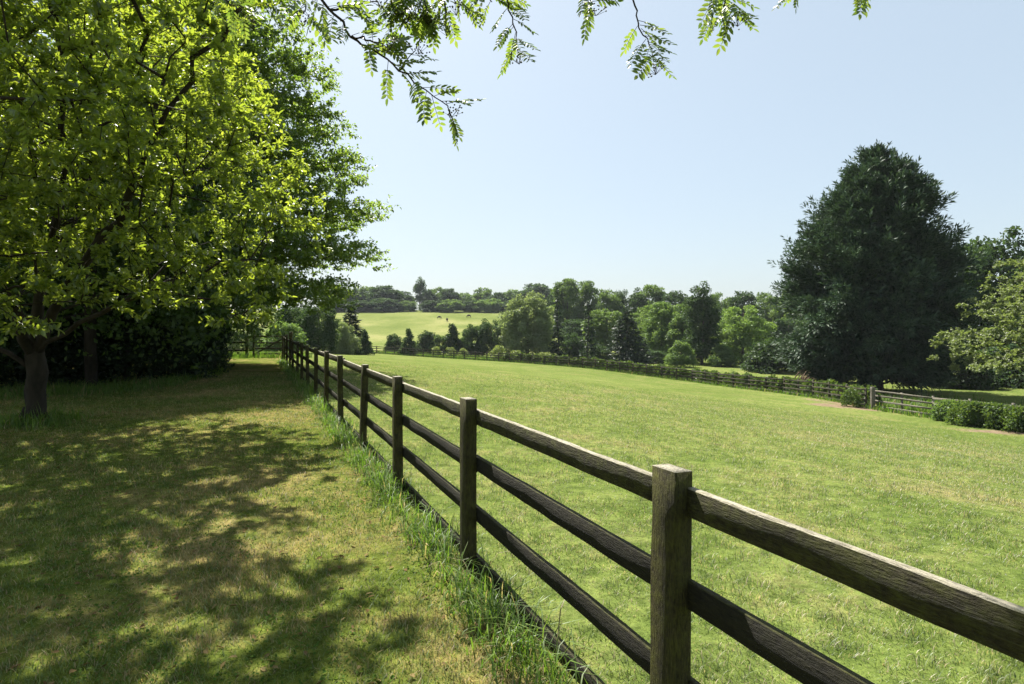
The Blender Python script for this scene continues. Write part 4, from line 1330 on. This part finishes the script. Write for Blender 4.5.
# ------------------------------------------------------------------ grazing animals far up the meadow
def grazer(px, d, heading, label, scale=1.0, seed=0):
    x, y = ray(px, d); z = z1(x, y)
    V_ = [(0, 0, 1.05), (.55, 0, 1.12), (-.65, 0, 1.12), (.85, 0, 1.05), (1.15, 0, .70), (1.35, 0, .32), (1.48, 0, .10),
          (.62, .2, .85), (.62, -.2, .85), (-.68, .2, .9), (-.68, -.2, .9),
          (.64, .2, .45), (.64, -.2, .45), (-.80, .2, .48), (-.80, -.2, .48),
          (.62, .2, .03), (.62, -.2, .03), (-.74, .2, .03), (-.74, -.2, .03), (-.92, 0, 1.0), (-1.0, 0, .5)]
    E_ = [(0, 1), (0, 2), (1, 3), (3, 4), (4, 5), (5, 6), (1, 7), (1, 8), (2, 9), (2, 10), (7, 11), (8, 12), (9, 13), (10, 14), (11, 15), (12, 16), (13, 17), (14, 18), (2, 19), (19, 20)]
    r_ = [.44, .40, .40, .26, .16, .13, .08, .13, .13, .17, .17, .07, .07, .08, .08, .05, .05, .05, .05, .06, .03]
    me = bpy.data.meshes.new('animal'); me.from_pydata(V_, E_, [])
    me.materials.append(HIDE)
    o = bpy.data.objects.new('grazing_animal', me); COL.objects.link(o)
    sk = o.modifiers.new('skin', 'SKIN'); ss = o.modifiers.new('sub', 'SUBSURF'); ss.levels = 1; ss.render_levels = 1
    if not me.skin_vertices: 
        pass
    for i, sv in enumerate(me.skin_vertices[0].data):
        sv.radius = (r_[i], r_[i]); sv.use_root = (i == 0)
    o.location = (x, y, z); o.rotation_euler = (0, 0, heading); o.scale = (scale,) * 3
    tag(o, label, 'animal', 'animals grazing on the far meadow')
HIDE = bark_mat('dark_hide', (.020, .015, .012), (.05, .036, .026), 3)
grazer(439, 235, .2, 'left of three dark animals grazing on the far pale meadow', .8)
grazer(447, 228, 1.45, 'dark animal seen end on in the middle of three on the far meadow', .8)
grazer(469, 240, 2.9, 'right of three dark animals grazing on the far meadow, near its top edge', .8)

# ------------------------------------------------------------------ rowan overhead
def build_rowan():
    rng = np.random.default_rng(505)
    B = np.array([-1.9, -1.6, 0.0])
    g = Geo()
    P_, D_, N_, L_, W_ = [], [], [], [], []
    FP = []
    def w(px, py, d): return np.array([(px - 512) / F * d, d, CAMZ - (py - HY) / F * d])
    def compound(o, d, n, ln_, pairs=6):
        d = d / np.linalg.norm(d); s = np.cross(d, n); s /= np.linalg.norm(s); n2 = np.cross(s, d)
        curve = -.18 * ln_
        g2 = [o + d * ln_ * f + n2 * curve * f * f for f in np.linspace(0, 1, 5)]
        g.tube(g2, [.0014, .0013, .0011, .0009, .0006], 3, cap=False)
        for i in range(pairs):
            f = .26 + .66 * i / (pairs - 1)
            p = o + d * ln_ * f + n2 * curve * f * f
            sz = ln_ * .285 * (1.0 - .9 * abs(f - .62) ** 1.6) * rng.uniform(.85, 1.1)
            for sg in (-1, 1):
                dd = s * sg * .9 + d * .5 + n2 * rng.normal(-.12, .12)
                P_.append(p); D_.append(dd); N_.append(n2 + rng.normal(0, .18, 3)); L_.append(sz); W_.append(sz * .47)
        p = o + d * ln_ + n2 * curve
        P_.append(p); D_.append(d); N_.append(n2); L_.append(ln_ * .25); W_.append(ln_ * .115)
    def flowers(c, r):
        k_ = []
        for i in range(26):
            k_.append(c + rng.normal(0, r * .45, 3) * (1, 1, .55))
            if i % 3 == 0: g.tube([c - (0, 0, r * .6), k_[-1]], [.0011, .0006], 3, cap=False)
        FP.append(np.array(k_))
    def twig(pts, r0, r1, nleaf, ln_=.15, spread=1.0, fl=True, start=.25, down=.08):
        pts = np.array(pts)
        L = np.concatenate([[0], np.cumsum(np.linalg.norm(np.diff(pts, axis=0), axis=1))])
        s = np.linspace(0, L[-1], max(6, 3 * len(pts)))
        q = np.stack([np.interp(s, L, pts[:, k]) for k in range(3)], -1)
        q[1:-1] += rng.normal(0, .004, q[1:-1].shape)
        g.tube(q, np.linspace(r0, r1, len(q)), 6)
        axis = nrm(pts[-1] - pts[0])
        nleaf = int(round(nleaf * 1.45))
        for i in range(nleaf):
            f = start + (1 - start) * (i + rng.uniform(0, .9)) / nleaf
            o = np.array([np.interp(f * L[-1], L, pts[:, k]) for k in range(3)])
            sd_ = rng.standard_normal(3) * np.array([1.0, .65, .75]); sd_ -= axis * sd_.dot(axis); sd_ = nrm(sd_)
            d = sd_ * spread + axis * .55 + np.array([0, 0, -down])
            compound(o, d, np.array([rng.normal(0, .45), rng.normal(0, .45) - .35, 1.0]), ln_ * rng.uniform(.68, .96), int(rng.integers(5, 8)))
        if fl: flowers(pts[-1] + axis * .02, .05)
    # trunk and limbs behind the camera, arching over the view
    fork = B + (.15, .25, 2.1)
    g.tube([B + (0, 0, -.1), B + (.03, .03, .6), B + (.1, .15, 1.4), fork], [.13, .105, .09, .08], 10, rough=.04, rng=rng)
    limbs = []
    def limb(pts, r0, r1):
        pts = np.array(pts); k = np.linspace(0, 1, len(pts)); kk = np.linspace(0, 1, 3 * len(pts))
        q = np.stack([np.interp(kk, k, pts[:, i]) for i in range(3)], -1); q[1:-1] += rng.normal(0, .01, q[1:-1].shape)
        g.tube(q, np.linspace(r0, r1, len(q)), 8)
        limbs.append(q); return q
    e1 = w(318, -6, 2.35)
    limb([fork, (-1.7, -.5, 3.0), (-1.25, .8, 3.35), (-.95, 1.7, 3.3), e1], .045, .009)
    limb([fork, (-1.3, -.7, 3.1), (-.5, .6, 3.65), (-.05, 1.7, 3.55), (.05, 2.2, 3.25)], .04, .008)
    limb([fork, (-1.0, -1.0, 3.2), (.1, .3, 3.75), (.7, 1.5, 3.6), (.62, 2.2, 3.2)], .04, .008)
    limb([fork, (-1.2, -1.5, 3.4), (.6, -.2, 4.0), (1.3, 1.4, 3.7), (1.3, 2.3, 3.25)], .035, .007)
    limb([fork, (-2.0, -1.8, 3.3), (-2.1, -2.2, 4.6)], .05, .012)
    limb([fork, (-2.2, -.9, 3.2), (-2.3, .2, 4.3), (-2.1, .9, 4.9)], .04, .01)
    limb([fork, (-1.6, -1.2, 3.4), (-1.1, -.9, 4.8), (-.6, -.4, 5.6)], .04, .01)
    # main hanging bough, left of centre
    main = [e1, w(342, 24, 2.36), w(358, 42, 2.36), w(385, 58, 2.36), w(410, 78, 2.36), w(432, 95, 2.36), w(448, 106, 2.36)]
    twig(main, .0062, .002, 20, .15, 1.0, start=.0)
    twig([w(448, 106, 2.36), w(450, 118, 2.36)], .0025, .0012, 2, .13, .25, fl=False)
    twig([w(352, 36, 2.36), w(368, 40, 2.3), w(384, 44, 2.28)], .004, .002, 4, .13)
    twig([w(400, 70, 2.36), w(408, 58, 2.4), w(416, 50, 2.4)], .003, .0015, 3, .12)
    twig([w(330, 10, 2.36), w(352, 4, 2.4), w(378, 2, 2.45)], .005, .002, 7, .15)
    twig([w(300, -14, 2.4), w(306, 2, 2.4), w(303, 14, 2.4)], .004, .002, 5, .15, .8)
    # clump at the top, centre left
    for (a, b, n_) in (((395, -30), (405, 12), 9), ((425, -40), (418, 10), 9), ((452, -36), (456, 4), 7), ((415, -30), (428, 14), 8), ((440, -30), (446, 24), 6), ((380, -28), (392, 8), 5)):
        twig([w(a[0], a[1], 2.5), w((a[0] + b[0]) / 2 + 2, (a[1] + b[1]) / 2, 2.5), w(b[0], b[1], 2.48)], .004, .0018, n_, .15, .9)
    # sprig at 515
    twig([w(500, -24, 2.4), w(509, 6, 2.4), w(515, 28, 2.4), w(518, 52, 2.4)], .0045, .0018, 9, .135, .9)
    twig([w(484, -26, 2.45), w(488, -6, 2.45), w(492, 2, 2.45)], .004, .0018, 5, .13, .9, fl=False)
    twig([w(575, -24, 2.4), w(585, -8, 2.4), w(593, 4, 2.4)], .004, .0018, 7, .14, .9)
    # sprig at 640
    twig([w(629, -20, 2.3), w(634, 8, 2.3), w(641, 28, 2.3), w(652, 52, 2.3), w(654, 62, 2.3)], .004, .0016, 10, .14, .95, start=.45)
    # sprig at 715
    twig([w(722, -34, 2.35), w(724, -10, 2.35), w(726, 6, 2.35), w(736, 14, 2.35)], .004, .0016, 9, .14, .9, start=.35)
    twig([w(716, -20, 2.35), w(715, 0, 2.35), w(716, 12, 2.35)], .003, .0015, 4, .14, .6, fl=False, down=.6)
    twig([w(797, -30, 2.4), w(796, -12, 2.4)], .003, .0015, 3, .12, .8, fl=False)
    twig([w(868, -36, 2.3), w(862, -14, 2.3), w(858, -6, 2.3)], .003, .0015, 2, .13, .4, fl=False, down=.8)
    twig([w(214, -20, 2.6), w(222, -4, 2.6), w(238, 8, 2.6), w(250, 18, 2.6)], .004, .0018, 8, .13)
    # crown over and behind the camera
    for q in limbs:
        for i in range(3, len(q), 1):
            for j in range(3):
                if q[i][1] > 1.2 and j > 0: continue
                st = q[i]
                d = nrm(rng.normal(0, 1, 3) * (1, 1, .5) + (0, 0, .5))
                en = st + d * rng.uniform(.4, .9)
                # keep the open sky of the view clear
                if en[1] > .4 and en[2] < CAMZ + (HY + 45) / F * en[1] : continue
                twig([st, (st + en) / 2 + rng.normal(0, .03, 3), en], .005, .002, 8, .15, .9, fl=False)
    t = thing('rowan_tree', B, 'rowan tree overhead with feathery leaf sprays hanging into the top of the picture', 'tree')
    for a in g.v: a -= B
    link('trunk', g.mesh('trunk', BARK_D, smooth=True), t)
    P = np.array(P_) - B
    link('crown', leaf_mesh('crown', ROWAN_LEAF, P, np.array(D_), np.array(N_), np.array(L_), np.array(W_), fold=.10, droop=.08), t)
    # unripe berry clusters
    oct_ = np.array([(1, 0, 0), (-1, 0, 0), (0, 1, 0), (0, -1, 0), (0, 0, 1), (0, 0, -1)], float)
    of = np.array([(0, 2, 4), (2, 1, 4), (1, 3, 4), (3, 0, 4), (2, 0, 5), (1, 2, 5), (3, 1, 5), (0, 3, 5)])
    bm_ = leaf_mat('rowan_berry', [(.07, .075, .045), (.10, .105, .06), (.14, .135, .085)], [(.05, .06, .02), (.08, .09, .03)], .15, .04)
    for k_ in FP:
        FPa = k_ - B
        v = (FPa[:, None] + oct_[None] * .0042).reshape(-1, 3)
        f = (np.arange(len(FPa))[:, None, None] * 6 + of[None]).reshape(-1, 3)
        link('berry_cluster', np_mesh('berry_cluster', v, [f], bm_), t)
build_rowan()
